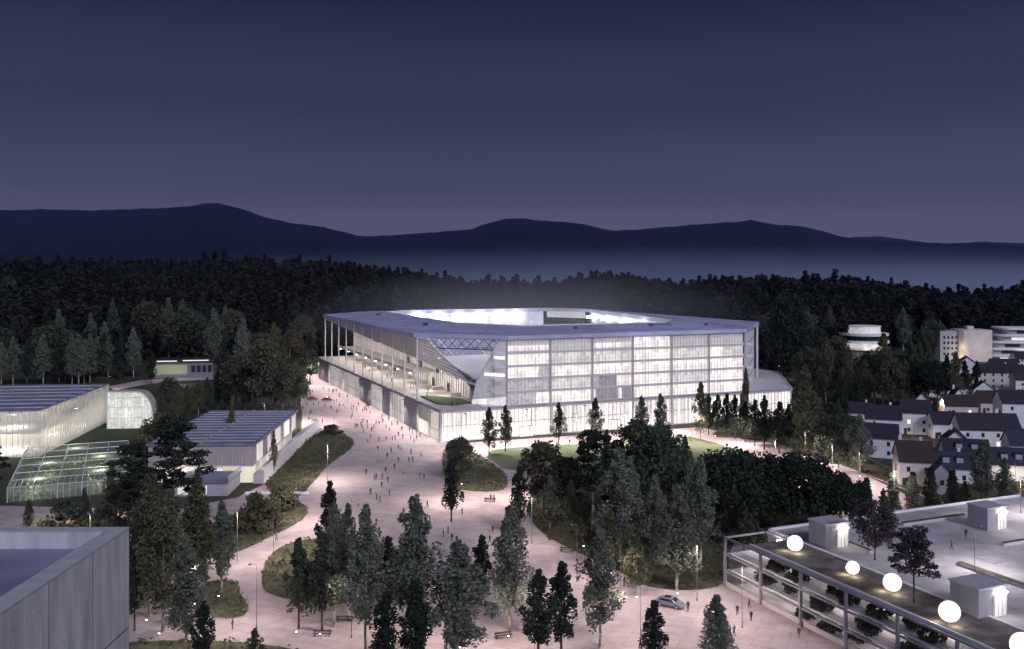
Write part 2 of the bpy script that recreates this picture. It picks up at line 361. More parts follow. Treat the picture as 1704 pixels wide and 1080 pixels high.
bed('planted_bed', [(540,713),(575,722),(593,737),(580,752),(560,765),(540,782),(520,806),(498,830),(470,832),(440,812),(440,800),(500,740)], M['bed'])
bed('planted_bed', [(330,880),(388,858),(430,830),(470,832),(510,838),(515,855),(500,870),(455,893),(400,920),(350,932),(300,928)], M['bed'])
bed('planted_bed', [(342,970),(395,964),(402,990),(416,1008),(412,1026),(385,1031),(330,1029),(322,990)], M['bed'])
bed('planted_bed', [(225,968),(300,960),(330,985),(318,1010),(270,1008),(225,990)], M['bed'])
bed('planted_bed', [(160,1072),(330,1063),(500,1078),(560,1110),(160,1110)], M['bed'])
bed('planted_bed', [(432,975),(436,942),(456,914),(500,898),(565,893),(640,905),(690,940),(690,990),(640,1006),(560,1007),(490,1002),(442,990)], M['bed'])
bed('planted_bed', [(736,742),(790,752),(835,780),(848,800),(842,818),(790,820),(745,812),(735,780)], M['bed'])
bed('planted_bed', [(872,842),(900,790),(980,790),(1160,810),(1320,840),(1380,850),(1350,872),(1262,878),(1216,905),(1212,975),(1165,984),(1110,984),(1062,974),(1020,946),(970,926),(912,897),(884,872)], M['bed'])
bed('planted_bed', [(1180,728),(1240,730),(1330,748),(1440,790),(1560,835),(1640,860),(1704,850),(1900,820),(1900,780),(1500,790),(1400,740),(1330,715),(1200,712)], M['bed'], 1)

# low ground cover growing in all the beds: uncountable leaves, one object
def leaf_cloud(P, size, seed, flat=.5, elong=1.6):
    """two-triangle leaves at points P; returns verts, faces"""
    g = np.random.default_rng(seed); n = len(P)
    a = g.normal(size=(n,3)); a[:,2] *= flat; a /= np.linalg.norm(a, axis=1)[:,None]+1e-9
    b = g.normal(size=(n,3)); b -= (b*a).sum(1)[:,None]*a; b /= np.linalg.norm(b, axis=1)[:,None]+1e-9
    s = size*g.uniform(.55, 1.35, n)[:,None]
    v = np.stack([P-a*s*elong*.5, P+b*s*.5, P+a*s*elong*.5, P-b*s*.5], 1).reshape(-1,3)
    f = np.arange(4*n).reshape(-1,4); return v, f
def np_mesh(name, v, f, mats, midx=None):
    me = bpy.data.meshes.new(name); me.vertices.add(len(v)); me.vertices.foreach_set('co', np.ascontiguousarray(v, dtype=np.float32).ravel())
    k = f.shape[1]; me.loops.add(f.size); me.loops.foreach_set('vertex_index', f.ravel().astype(np.int32))
    me.polygons.add(len(f)); me.polygons.foreach_set('loop_start', np.arange(0, f.size, k, dtype=np.int32))
    try: me.polygons.foreach_set('loop_total', np.full(len(f), k, dtype=np.int32))
    except Exception: pass
    for m in (mats if isinstance(mats, (list, tuple)) else [mats]): me.materials.append(m)
    if midx is not None: me.polygons.foreach_set('material_index', midx.astype(np.int32))
    me.update(); me.validate(); return me
pts = []
for poly, m in BEDS:
    if m is M['lawn']: continue
    xs = np.array([p[0] for p in poly]); ys = np.array([p[1] for p in poly])
    area = (xs.max()-xs.min())*(ys.max()-ys.min()); n = int(min(60000, area*3.2))
    x = rng.uniform(xs.min(), xs.max(), n); y = rng.uniform(ys.min(), ys.max(), n)
    nzv = np.sin(x*.9+1.3*np.sin(y*.7))*np.sin(y*.8+1.1*np.sin(x*.5))
    ok = inside(poly, x, y) & (rng.uniform(-1, 1, n) < nzv+.35)
    x, y, nzv = x[ok], y[ok], nzv[ok]
    pts.append(np.stack([x, y, .15+rng.uniform(0, .6, len(x))*np.clip(nzv+.5, .15, 1)], 1))
pts = np.concatenate(pts)
v, f = leaf_cloud(pts, .42, 5)
link('ground_cover', np_mesh('ground_cover', v, f, L_OLIVE), label='low mixed ground cover plants growing in the kerbed beds', cat='ground cover', kind='stuff')

# ------------------------------------------------------------------ stadium
ST_RZ = math.atan2(.393, .9196)
ST = empty('stadium', (-23.2, 295.3, 0), ST_RZ, label='large floodlit football stadium with flat octagonal roof and glowing glass facade', cat='stadium')
ca, sa = math.cos(ST_RZ), math.sin(ST_RZ)
def sw(v_, u_, z_=0):     # stadium local -> world
    return (-23.2+v_*ca-u_*sa, 295.3+v_*sa+u_*ca, z_)
PH, RH = 10.4, 34.0
UL = 205
# podium: terrace slab, core and front
podium = [(0,0),(143,0),(177,49),(177,UL),(0,UL)]
mb = MB(); mb.prism([(1.5,1.5),(142,1.5),(175.5,49.5),(175.5,UL-1.5),(1.5,UL-1.5)], 0, PH-.9); mb.build('podium_core', M['lit_dark'], ST)
mb = MB(); mb.prism(podium, PH-.9, PH); mb.build('podium_slab', M['slab'], ST)
mb = MB(); P_ = podium
for i in range(len(P_)):
    a, b = P_[i], P_[(i+1)%5]
    mb.bar((a[0],a[1],PH+.15), (b[0],b[1],PH+.15), .5, .3)
mb.build('terrace_edge', M['panel'], ST)
# front glazing of the podium (right face, u=0)
for i in range(9):
    v0, v1 = 1+i*15.75, 1+(i+1)*15.75
    mb = MB(); mb.quad((v0,.9,0.3),(v1,.9,0.3),(v1,.9,PH-1),(v0,.9,PH-1)); g_ = mb.build('lobby_window', M['lit_hall'], ST)
    mb = MB(); k = 0
    x = v0
    while x < v1:
        mb.box(x, x+(.22 if k % 5 == 0 else .09), .3, .55, 0, PH-.9); x += 1.575; k += 1
    mb.box(v0, v1, .32, .52, 5.1, 5.3); mb.box(v0, v1, .32, .52, 0.02, .4); mb.build('mullion_frame', M['steel'], g_)
# small doors with brighter light
for v0 in (28, 62, 99, 117):
    mb = MB(); mb.box(v0, v0+5, .1, .28, 0, 3.4); d = mb.build('entrance_door', M['lit_cream'], ST)
    mb = MB(); [mb.box(v0+q-.06, v0+q+.06, -.02, .09, 0, 3.4) for q in (0,1.25,2.5,3.75,5)]; mb.box(v0, v0+5, -.03, .09, 3.4, 3.6); mb.build('door_frame', M['darkmetal'], d)
# slanted podium end face (right) and its glazing
a, b = np.array((143,0.)), np.array((177,49.)); dd = (b-a)/np.linalg.norm(b-a); nn = np.array((dd[1], -dd[0]))
for i in range(4):
    p, q = a+dd*(1+i*14.4), a+dd*(1+(i+1)*14.4-.6); p, q = p-nn*.9, q-nn*.9
    mb = MB(); mb.quad((*p,.3),(*q,.3),(*q,PH-1),(*p,PH-1)); g_ = mb.build('lobby_window', M['lit_dim'], ST)
    mb = MB(); [mb.box(*( (a+dd*(1+i*14.4+s)-nn*.5)[0]+np.array((-.1,.1)) ), *((a+dd*(1+i*14.4+s)-nn*.5)[1]+np.array((-.1,.1))), 0, PH-.9) for s in np.arange(0, 14.4, 2.06)]; mb.build('mullion_frame', M['steel'], g_)
# left face (v=0): alternating grey solid gates and lit bays
segs = [(0,11.5,'W'),(11.5,24,'S'),(24,40.5,'G'),(40.5,59,'C'),(59,71,'G'),(71,88,'C'),(88,109,'G'),(109,142,'C'),(142,172,'C'),(172,198,'G'),(198,204.5,'W')]
for u0, u1, t_ in segs:
    if t_ == 'G':
        mb = MB(); mb.box(-.35, .6, u0+.1, u1-.1, 0, PH-.92)
        o = mb.build('solid_gate', M['panel'], ST)
        mb = MB(); [mb.box(-.42, -.36, s-.05, s+.05, .1, PH-1) for s in np.arange(u0+1.5, u1-1, 1.8)]; mb.build('gate_seam', M['slab'], o)
    elif t_ == 'S':
        mb = MB(); mb.box(.3, .6, u0, u1, 0, 4.6); mb.build('lit_wall_panel', M['lit_cream'], ST)
        mb = MB(); mb.box(.3, .6, u0, u1, 4.6, PH-.92); o = mb.build('slatted_panel', M['lit_warm'], ST)
        mb = MB(); [mb.box(.05, .28, s, s+.18, 4.7, PH-.92) for s in np.arange(u0+.3, u1, 1.0)]; mb.build('slat', M['beige'], o)
    else:
        mb = MB(); mb.box(.5, .9, u0+.05, u1-.05, 0, PH-.92); o = mb.build('lit_wall_panel', M['lit_cream'] if t_ == 'W' else M['lit_hall'], ST)
        mb = MB(); [mb.box(.1, .48, s-.07, s+.07, 0, PH-.92) for s in np.arange(u0+.3, u1, 2.1)]; mb.box(.2,.46,u0,u1,3.4,3.6); mb.build('mullion_frame', M['white'] if t_ == 'W' else M['steel'], o)
    mb = MB(); mb.box(-.5, .3, u0-.12, u0+.12, 0, PH-.9); mb.build('pier', M['white'], ST)
mb = MB(); mb.box(-.45, .45, -.45, .45, 0, PH-.92); mb.build('corner_pier', M['steel'], ST)
# terrace on top of the podium at the near corner: lawn mound, paving
mb = MB(); mb.prism([(3.5,14),(8,9),(15,12),(15,22),(9,32),(4,34)], PH, PH+.5); mb.build('terrace_lawn', M['lawn'], ST)
mb = MB(); mb.prism([(.6,.6),(22,.6),(22,UL-2),(.6,UL-2)], PH, PH+.02); mb.build('terrace_paving', M['beige'], ST)

# upper block, right face (six bays, five storeys)
V0, BW = 23.3, 16.23
FL = [10.4, 15.0, 19.4, 23.8, 28.2]
kinds = [['lit_grey','lit_grey','lit','lit','lit_top'], ['lit','lit_dim','lit','lit_dim','lit_top'], ['lit_dark','lit_dark','lit','lit_dim','lit_top'],
         ['lit','lit','lit','lit','lit'], ['lit','lit_dim','lit','lit_dim','lit_top'], ['lit','lit','lit','lit_dim','lit_top']]
SETB = .25
for b_ in range(6):
    v0, v1 = V0+b_*BW+.45, V0+(b_+1)*BW-.05
    for s_ in range(5):
        z0 = FL[s_]+.35; z1 = (FL[s_+1] if s_ < 4 else 32.6)-.45
        mn = kinds[b_][s_]
        pieces = [(v0, v1, z0, z1, mn)]
        if s_ == 4 and b_ in (0, 2): pieces = [(v0, v1, z0+.4, z0+2.0, 'lit'), (v0, v1, z0+2.0, z1, 'lit_top'), (v0, v1, z0, z0+.4, 'lit_grey')]
        if b_ == 0 and s_ == 0: pieces = [(v0, v0+11, z0, z1, 'lit_grey'), (v0+11, v1, z0, z1, 'lit')]
        if b_ == 0 and s_ == 2: pieces = [(v0, v0+12, z0, z1, 'lit'), (v0+12, v1, z0, z1, 'lit_grey')]
        if b_ == 2 and s_ == 1: pieces = [(v0, v0+3, z0, z1, 'lit_grey'), (v0+3, v0+10, z0, z1, 'lit_dark'), (v0+10, v1, z0, z1, 'lit')]
        if b_ == 2 and s_ == 0: pieces = [(v0, v0+1.5, z0, z1, 'lit'), (v0+1.5, v0+10.5, z0, z1, 'lit_dark'), (v0+10.5, v0+12, z0, z1, 'lit'), (v0+12, v1, z0, z1, 'lit_dark')]
        if b_ == 5 and s_ == 3: pieces = [(v0, v0+6.5, z0, z1, 'lit'), (v0+6.5, v1, z0, z1, 'lit_dim')]
        mb = MB(); mats = []
        for p0, p1, q0, q1, mm in pieces:
            if M[mm] not in mats: mats.append(M[mm])
            mb.quad((p0,SETB+1.1,q0),(p1,SETB+1.1,q0),(p1,SETB+1.1,q1),(p0,SETB+1.1,q1), mats.index(M[mm]))
        wdw = mb.build('window_band', mats, ST)
        mb = MB(); x = v0
        while x < v1-.3:
            mb.box(x, x+.07, SETB+.55, SETB+.7, z0-.05, z1+.05); x += 1.312
        mb.box(v0, v1, SETB+.45, SETB+.54, z0+1.0, z0+1.07); mb.build('mullion_frame', M['steel'], wdw)
# floor slabs, columns and mesh screens
for s_, z in enumerate(FL):
    mb = MB(); mb.box(V0-4 if z > 12 else V0-8, V0+6*BW+4, SETB+.35, SETB+9, z-.45, z+.35); mb.build('floor_slab', M['facade_glow'], ST)
for b_ in range(7):
    mb = MB(); mb.box(V0+b_*BW-.02, V0+b_*BW+.40, SETB-.4, SETB+.3, 0.05, RH-1.4); mb.build('facade_column', M['steel'], ST)
for b_ in range(6):
    mb = MB(); z = 10.9
    mb.quad((V0+b_*BW+.45,SETB,10.9),(V0+(b_+1)*BW-.05,SETB,10.9),(V0+(b_+1)*BW-.05,SETB,RH-1.5),(V0+b_*BW+.45,SETB,RH-1.5)); mb.build('mesh_screen', glassy('facade_mesh', (.62,.58,.60), .80, bright=.6) if b_ == 0 else bpy.data.materials['facade_mesh'], ST)
mb = MB(); mb.box(V0, V0+6*BW+.4, SETB+2.2, SETB+2.5, 10.6, RH-1.4); mb.build('inner_wall', M['slab'], ST)

# chamfers
def Cn(t): return (V0*t, 25.6*(1-t))          # near corner chamfer (t=0 on the left face, 1 on the right face)
# right block's facade wrapping on to the chamfer with a slanted edge
A_ = [(*Cn(.93), 33), (*Cn(.99), 33), (*Cn(.99), PH+.3), (*Cn(.62), PH+.3), (*Cn(.66), 17)]
mb = MB(); mb.plate(A_, (.5,.45,0)); sl = mb.build('slanted_side_wall', M['facade_glow'], ST)  # wall brightened by the glow in its material
for z0, t0 in ((26.2,.86),(20.4,.76)):
    c0, c1 = Cn(t0), Cn(.98); mb = MB(); mb.plate([(c0[0]-.1,c0[1]-.1,z0),(c1[0]-.1,c1[1]-.1,z0-.1),(c1[0]-.1,c1[1]-.1,z0+1.0),(c0[0]-.1,c0[1]-.1,z0+1.1)], (.08,.08,0)); mb.build('window_slot', M['lit_white'], sl)
mb = MB(); mb.bar((*Cn(.86),33),(*Cn(.86),PH+.3),.25,.25); mb.build('corner_mullion', M['steel'], ST)
mb = MB(); mb.bar((*Cn(.93),33),(*Cn(.66),17),.5,.5); mb.build('edge_beam', M['white'], ST)
mb = MB(); c0, c1 = Cn(.62), Cn(.99); mb.plate([(c0[0],c0[1]-.2,PH+.1),(c1[0],c1[1]-.2,PH+.1),(c1[0],c1[1]-.2,PH+3.2),(c0[0],c0[1]-.2,PH+1.6)], (.1,.1,0)); mb.build('window_band', M['lit_dim'], ST)

# the roof: octagonal plate with an opening
OUT = [(0,27),(25,0),(123,0),(158,38),(158,186),(132,212),(28,212),(0,182)]
OUT = [(-1.2,25.6),(V0,-.9),(V0+6*BW,-.9),(157,38),(157,186),(131,211),(28,211),(-1.2,181.5)]
OPN = [(30,72),(46,42),(112,42),(126,58),(146,176),(132,198),(44,198),(32,184)]
def ring(o, i, z0, z1, name, m):
    mb = MB(); n = len(o)
    V = [(x,y,z0) for x,y in o]+[(x,y,z1) for x,y in o]+[(x,y,z0+.5) for x,y in i]+[(x,y,z1+.6) for x,y in i]
    Fc = []
    for k in range(n):
        j = (k+1)%n
        Fc += [(k,j,n+j,n+k),(n+k,n+j,3*n+j,3*n+k),(2*n+j,2*n+k,3*n+k,3*n+j),(j,k,2*n+k,2*n+j)]
    mb.add(V, Fc); return mb.build(name, m, ST)
rf = ring(OUT, OPN, RH-1.3, RH, 'roof', M['roof_metal'])
def lerp(a, b, t): return a+(b-a)*t
# standing seams across the roof plate
mb = MB()
def ring_z(v_, u_): return RH+.14
for u_ in np.arange(6, 206, 3.2):
    # left and right wings
    vL0 = -1.2 if 25.6 < u_ < 181.5 else (lerp(V0, -1.2, (u_)/26.5) if u_ <= 25.6 else lerp(-1.2, 28, (u_-181.5)/29.5))
    vR1 = 157 if 38 < u_ < 186 else (lerp(V0+6*BW, 157, u_/38) if u_ <= 38 else lerp(157, 131, (u_-186)/25))
    if u_ < 42 or u_ > 198:
        mb.bar((vL0+.3,u_,RH+.12+(.3 if 5<u_ else 0)*0),(vR1-.3,u_,RH+.12),.12,.5)
    else:
        vl = np.interp(u_, [42,72,184,198], [46,30,32,44]); vr = np.interp(u_, [42,58,176,198], [112,126,146,132])
        mb.bar((vL0+.3,u_,RH+.08),(vl,u_,RH+.62),.12,.3); mb.bar((vr,u_,RH+.62),(vR1-.3,u_,RH+.08),.12,.3)
mb.build('roof_seam', M['roof_blue'], rf)
mb = MB()
for k in range(8):
    a, b = OUT[k], OUT[(k+1)%8]; mb.bar((*a,RH-.5),(*b,RH-.5),.35,1.3)
mb.build('roof_edge', M['roof_metal'], rf)
mb = MB()
for k in range(8):
    a, b = OPN[k], OPN[(k+1)%8]; mb.bar((*a,RH+.75),(*b,RH+.75),.4,.5)
mb.build('gutter', M['white'], rf)
for (v_,u_,w_,d_) in ((60,20,12,3),(95,24,9,3),(20,150,3,9),(118,20,6,2.4),(15,60,2.4,7)):
    mb = MB(); mb.box(v_,v_+w_,u_,u_+d_,RH+.1,RH+1.1); mb.box(v_+.3,v_+w_-.3,u_+.3,u_+d_-.3,RH+1.1,RH+1.35); mb.build('roof_vent', M['roof_blue'], rf)
# inner fascia of backlit sheets hanging from the opening's far and side edges
def fascia(a, b, z0, z1, m, n, name='inner_fascia'):
    for i in range(n):
        p = (lerp(a[0],b[0],i/n), lerp(a[1],b[1],i/n)); q = (lerp(a[0],b[0],(i+1)/n), lerp(a[1],b[1],(i+1)/n))
        d = np.array((q[0]-p[0], q[1]-p[1])); L_ = np.linalg.norm(d); d /= L_; n_ = np.array((-d[1], d[0]))*.3
        mb = MB(); mb.plate([(p[0]+d[0]*.12,p[1]+d[1]*.12,z0),(q[0]-d[0]*.12,q[1]-d[1]*.12,z0),(q[0]-d[0]*.12,q[1]-d[1]*.12,z1),(p[0]+d[0]*.12,p[1]+d[1]*.12,z1)], (n_[0],n_[1],0)); o = mb.build(name, m, ST)
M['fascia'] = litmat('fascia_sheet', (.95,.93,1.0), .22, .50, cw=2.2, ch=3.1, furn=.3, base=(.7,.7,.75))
fascia((44,198.5),(130,198.5), 25.2, RH-.9, M['fascia'], 9)
fascia((126.3,60),(146.3,170), 27.5, RH-.9, M['fascia'], 10)
fascia((31,186),(44,198.5), 27.0, RH-.9, M['fascia'], 2)
fascia((29.5,74),(31.5,184), 29.5, RH-.9, M['fascia'], 9)
fascia((132,198.5),(146,177), 29.6, RH-.9, M['lit_grey'], 3)
# truss under the opening's rim
mb = MB()
def truss(p, q, z0, z1, n):
    P0 = [Vector((lerp(p[0],q[0],i/n), lerp(p[1],q[1],i/n), z0)) for i in range(n+1)]; P1 = [Vector((a.x,a.y,z1)) for a in P0]
    for i in range(n):
        mb.bar(P0[i],P0[i+1],.3,.3); mb.bar(P1[i],P1[i+1],.3,.3); mb.bar(P0[i],P1[i+1] if i%2 else P1[i+1],.18,.18); mb.bar(P1[i],P0[i+1],.18,.18)
truss((29,72),(45,41), 29.4, 32.6, 9); truss((46,41),(112,41), 29.4, 32.6, 16); truss((132,197),(146,177), 24.5, 28.4, 6)
truss((5,26),(24,5), 28.8, 32.4, 8)
mb.build('roof_truss', M['truss'], ST)
# bowl: stands around the pitch, lit
mb = MB(); mb.box(55, 123, 68, 173, -.5+1, 1.02); mb.build('pitch', M['grass'], ST)
mb = MB()
for (x0,x1,y0,y1) in ((58,120,71,71.4),(58,120,169.6,170),(58,58.4,71,170),(119.6,120,71,170),(58,120,120.3,120.7),(72,106,87,87.4),(72,106,153.6,154)): mb.box(x0,x1,y0,y1,1.03,1.06)
mb.build('pitch_line', M['white'], ST)
def stand(a0, a1, b0, b1, zt):
    """sloped tier: inner edge a0->a1 at z 3, outer edge b0->b1 at zt, stepped rows"""
    mb = MB(); n = 22
    for i in range(n):
        t0, t1 = i/n, (i+1)/n; z0 = lerp(3, zt, t0); z1 = lerp(3, zt, t1)
        P = lambda e, t: (lerp(e[0][0],e[1][0],t), lerp(e[0][1],e[1][1],t))
        A0, A1 = P((a0,b0),t0), P((a1,b1),t0); B0, B1 = P((a0,b0),t1), P((a1,b1),t1)
        mb.quad((*A0,z0),(*A1,z0),(*A1,z1),(*A0,z1)); mb.quad((*A0,z1),(*A1,z1),(*B1,z1),(*B0,z1))
    o = mb.build('stand', M['seat'], ST)
    mb = MB()
    for s in (.12,.3,.5,.7,.88):
        p = (lerp(a0[0],a1[0],s), lerp(a0[1],a1[1],s)); q = (lerp(b0[0],b1[0],s), lerp(b0[1],b1[1],s)); mb.bar((*p,3.6),(*q,zt+.5),1.2,.15)
    mb.bar((lerp(a0[0],b0[0],.5),lerp(a0[1],b0[1],.5),lerp(3,zt,.5)+.7),(lerp(a1[0],b1[0],.5),lerp(a1[1],b1[1],.5),lerp(3,zt,.5)+.7),1.4,.15)
    mb.build('aisle', M['white'], o)
stand((52,76),(52,176),(22,76),(22,196), 22)
stand((52,66),(52,76),(22,50),(22,76), 15)
stand((126,176),(126,66),(152,196),(152,50), 23)
stand((52,177),(126,177),(24,204),(150,204), 24)
stand((124,65),(54,65),(118,34),(42,34), 13)
stand((54,65),(52,66),(42,34),(22,50), 14)
# floodlight bars under the rim: fixtures that emit, each with its lamp
def lampobj(name, kind, loc, energy, parent=None, size=.5, color=(1,1,1), rot=(0,0,0), spot=None, blend=1):
    ld = bpy.data.lights.new(name, kind); ld.energy = energy; ld.color = color
    if kind == 'AREA': ld.size = size
    else: ld.shadow_soft_size = size
    if spot: ld.spot_size = R(spot); ld.spot_blend = blend
    o = bpy.data.objects.new(name, ld); COL.objects.link(o); o.parent = parent; o.location = loc; o.rotation_euler = rot; return o
def aim(o, target_local):
    d = Vector(target_local)-Vector(o.location); o.rotation_euler = d.to_track_quat('-Z','Y').to_euler()
fl = [(54,196.5),(66,196.5),(78,196.5),(90,196.5),(102,196.5),(113,196.5),(34,170),(33,140),(33,110),(143,165),(139,140),(135,115),(131,90),(60,44),(85,44),(105,44)]
for i,(v_,u_) in enumerate(fl):
    mb = MB(); near = u_ < 50
    mb.box(v_-2.4, v_+2.4, u_-.5, u_+.5, RH-3.6, RH-2.6); o = mb.build('floodlight', M['flood'] if not near else M['darkmetal'], ST)
    l = lampobj('floodlight_lamp', 'SPOT', (v_ + (1.5 if v_ < 40 else -1.5 if v_ > 125 else 0), u_ + (-1.5 if u_ > 180 else 1.5 if near else 0), RH-4.2), 6500, ST, size=1.2, color=(.93,.94,1), spot=112)
    aim(l, (88, 120, 2))
# concourse wall and windows behind the left colonnade
mb = MB(); mb.plate([(19,26,PH),(19,200,PH),(19,200,27),(19,70,27),(19,26,14.2)], (1,0,0)); mb.build('concourse_wall', M['lit_warm'], ST)  # lamplight on the wall is partly put into its glowing material
mb = MB(); [mb.box(18.6, 18.98, s, s+.25, PH, min(26.5, 14.2+(s-26)*.285)) for s in np.arange(27, 198, 2.6)]; mb.box(18.5,18.98,36,200,16.4,16.7); mb.box(18.5,18.98,54,200,21.6,21.9); mb.build('wall_rib', M['beige'], ST)
for u_ in (35,44,57,62,79,97,118,140,160):
    mb = MB(); mb.box(18.3, 18.55, u_, u_+2.6, PH+.1+(5.6 if u_%2 else 0), PH+3.3+(5.6 if u_%2 else 0)); mb.build('concourse_door', M['glass'], ST)
for u_ in (30,50,72,90,110,132,152,175):
    mb = MB(); mb.box(14, 18, u_, u_+1.1, PH, PH+1.2); mb.box(13.8, 18.2, u_-.1, u_+1.2, PH+1.2, PH+1.35); mb.build('kiosk_counter', M['beige'], ST)
# intermediate gallery deck with railing
mb = MB(); mb.box(9, 18.4, 60, 196, 16.0, 16.5); mb.box(9,9.12,60,196,16.5,17.5); mb.build('gallery', M['beige'], ST)
for u_ in np.arange(32, 195, 18):
    mb = MB(); mb.box(10,11.6,u_,u_+.5,15.3 if u_>60 else 24.3,15.5 if u_>60 else 24.5); o = mb.build('ceiling_lamp', M['lamp'], ST)
    lampobj('concourse_light', 'POINT', (10.8,u_,14.6), 1500, ST, size=.6, color=(1,.90,.80))
    lampobj('upper_concourse_light', 'POINT', (8,u_,22.0), 1700, ST, size=.6, color=(1,.91,.84))
for u_ in np.arange(6, 205, 16.5):  # wall floods added along the podium to brighten the plaza
    mb = MB(); mb.box(-1.5,-.36,u_-.15,u_+.15,PH-1.25,PH-1.1); mb.box(-1.7,-1.1,u_-.3,u_+.3,PH-1.26,PH-1.05); o = mb.build('added_wall_flood', M['darkmetal'], ST)
    l = lampobj('plaza_fill_lamp','SPOT',(-1.6,u_,PH-1.45),6500,ST,size=.3,color=(1,.87,.84),spot=165,blend=.5); aim(l,(-14,u_,0))
for v_ in np.arange(8, 140, 22):  # more added floods, brightening the paving before the lobby
    mb = MB(); mb.box(v_-.15,v_+.15,-1.6,-.2,PH-1.25,PH-1.1); mb.box(v_-.3,v_+.3,-1.8,-1.2,PH-1.26,PH-1.05); o = mb.build('added_wall_flood', M['darkmetal'], ST)
    l = lampobj('front_fill_lamp','SPOT',(v_,-1.7,PH-1.45),3000,ST,size=.3,color=(1,.88,.82),spot=165,blend=.5); aim(l,(v_,-12,0))
# slender posts of the left colonnade, on the terrace edge
for n_ in range(11):
    u_ = 24.6+15.7*n_
    mb = MB(); mb.box(-.55, -.05, u_-.25, u_+.25, PH, RH-1.31); mb.build('colonnade_post', M['white'], ST)
mb = MB(); mb.box(154.5,155.2,36,36.7, PH, RH-1.31); mb.build('colonnade_post', M['white'], ST)
mb = MB(); mb.box(V0+6*BW+.6,V0+6*BW+1.1,.2,.7, PH, RH-1.31); mb.build('colonnade_post', M['white'], ST)
# fan of inclined louvre beams rising to the far roof corner, folding round the near chamfer
for k in range(8):
    t = k/7
    zn = lerp(32.2, 25.3, t); zc = lerp(31.5, 17.6, t)
    c = Cn(lerp(.08,.60,t)); ins = lerp(.4, 2.4, t)
    mb = MB(); mb.bar((.1,180,32.4-.12*k),(ins*.3-.35,25.6+ins*.6,zn),.3,.5); mb.bar((ins*.3-.35,25.6+ins*.6,zn),(c[0]+.1,c[1]+.1,zc),.3,.5)
    if k == 7: mb.bar((c[0]+.5,c[1]+.5,zc),(*Cn(.84),15.0),.3,.5)
    mb.build('louvre_beam', M['louvre'], ST)
mb = MB(); mb.add([(.6,181,32.5),(.9,181,31.4),(1.0,26.2,25.1),(.6,26.2,32.4)],[(0,1,2,3)]); c = Cn(.60); c2 = Cn(.1)
mb.add([(1.0,26.2,25.1),(c[0]+.6,c[1]+.6,17.5),(c2[0]+.6,c2[1]+.6,31.8),(.6,26.2,32.4)],[(0,1,2,3)]); mb.build('membrane', M['mesh'], ST)
for u_ in range(20, 180, 15):  # uplights added along the terrace edge to brighten louvres and membrane
    mb = MB(); mb.tube((-.9,u_,PH+.3),(-.9,u_,PH+.6),.18,.2,8); mb.build('added_edge_uplight', M['darkmetal'], ST)
    l = lampobj('edge_fill_lamp','SPOT',(-1.6,u_,PH+.9),1500,ST,size=.2,color=(1,.87,.76),spot=110); aim(l,(1.5,u_,31))
# far and right outer walls
mb = MB(); mb.box(30, 130, 204.5, 205.5, PH, RH-1.4); mb.box(152.5, 153.5, 50, 184, PH, RH-1.4); mb.build('outer_wall', M['panel'], ST)
c0, c1 = (V0+6*BW+.9, .8), (153, 36.5)
mb = MB(); mb.plate([(*c0,PH),(*c1,PH),(*c1,RH-1.5),(*c0,RH-1.5)], (-.3,.3,0)); gw = mb.build('corner_glazing', M['lit_grey'], ST)
mb = MB(); [mb.bar((lerp(c0[0],c1[0],t)+.2,lerp(c0[1],c1[1],t)-.2,PH),(lerp(c0[0],c1[0],t)+.2,lerp(c0[1],c1[1],t)-.2,RH-1.5),.12,.12) for t in np.linspace(0,1,24)]
[mb.bar((c0[0]+.2,c0[1]-.2,z),(c1[0]+.2,c1[1]-.2,z),.15,.6) for z in FL[1:]]; mb.build('mullion_frame', M['steel'], gw)

# ------------------------------------------------------------------ concrete building in the near left corner
CB = empty('concrete_building', (-30.1, 71.5, 0), 0, label='near board-marked concrete block with flat blue-grey roof at the lower left', cat='building')
mb = MB(); mb.box(-40, 0, -30, 0, 0, 33.6); mb.build('wall', M['concrete'], CB)
mb = MB(); mb.box(-1.35, 0.0, -30, 0, 33.61, 35); mb.box(-40, -1.36, -1.0, 0, 33.61, 35)
mb.build('parapet', M['concrete'], CB)
mb = MB(); mb.box(-39, -1.4, -30, -1.05, 33.61, 33.66); mb.build('roof', M['roof_blue'], CB)
mb = MB(); mb.box(-1.45, .06, -30, .06, 35.01, 35.06); mb.box(-40, -1.46, -1.06, .06, 35.01, 35.06); mb.build('coping', M['steel'], CB)
mb = MB()
for x in (-38,-26,-16.8): mb.box(x, x+.05, -1.075, -1.05, 33.7, 34.99)
for z in (27.2, 20.5): mb.box(.004, .02, -30, 0, z, z+.09)
for y in (-6.2,-12.4,-18.6): mb.box(.004, .02, y, y+.05, 0, 34.9)
for y in np.arange(-29, -.5, 1.55):
    for z in np.arange(8.6, 34.5, 3.1): mb.tube((.0,y,z),(.012,y,z),.05,.05,8)
mb.build('joint', M['darkmetal'], CB)

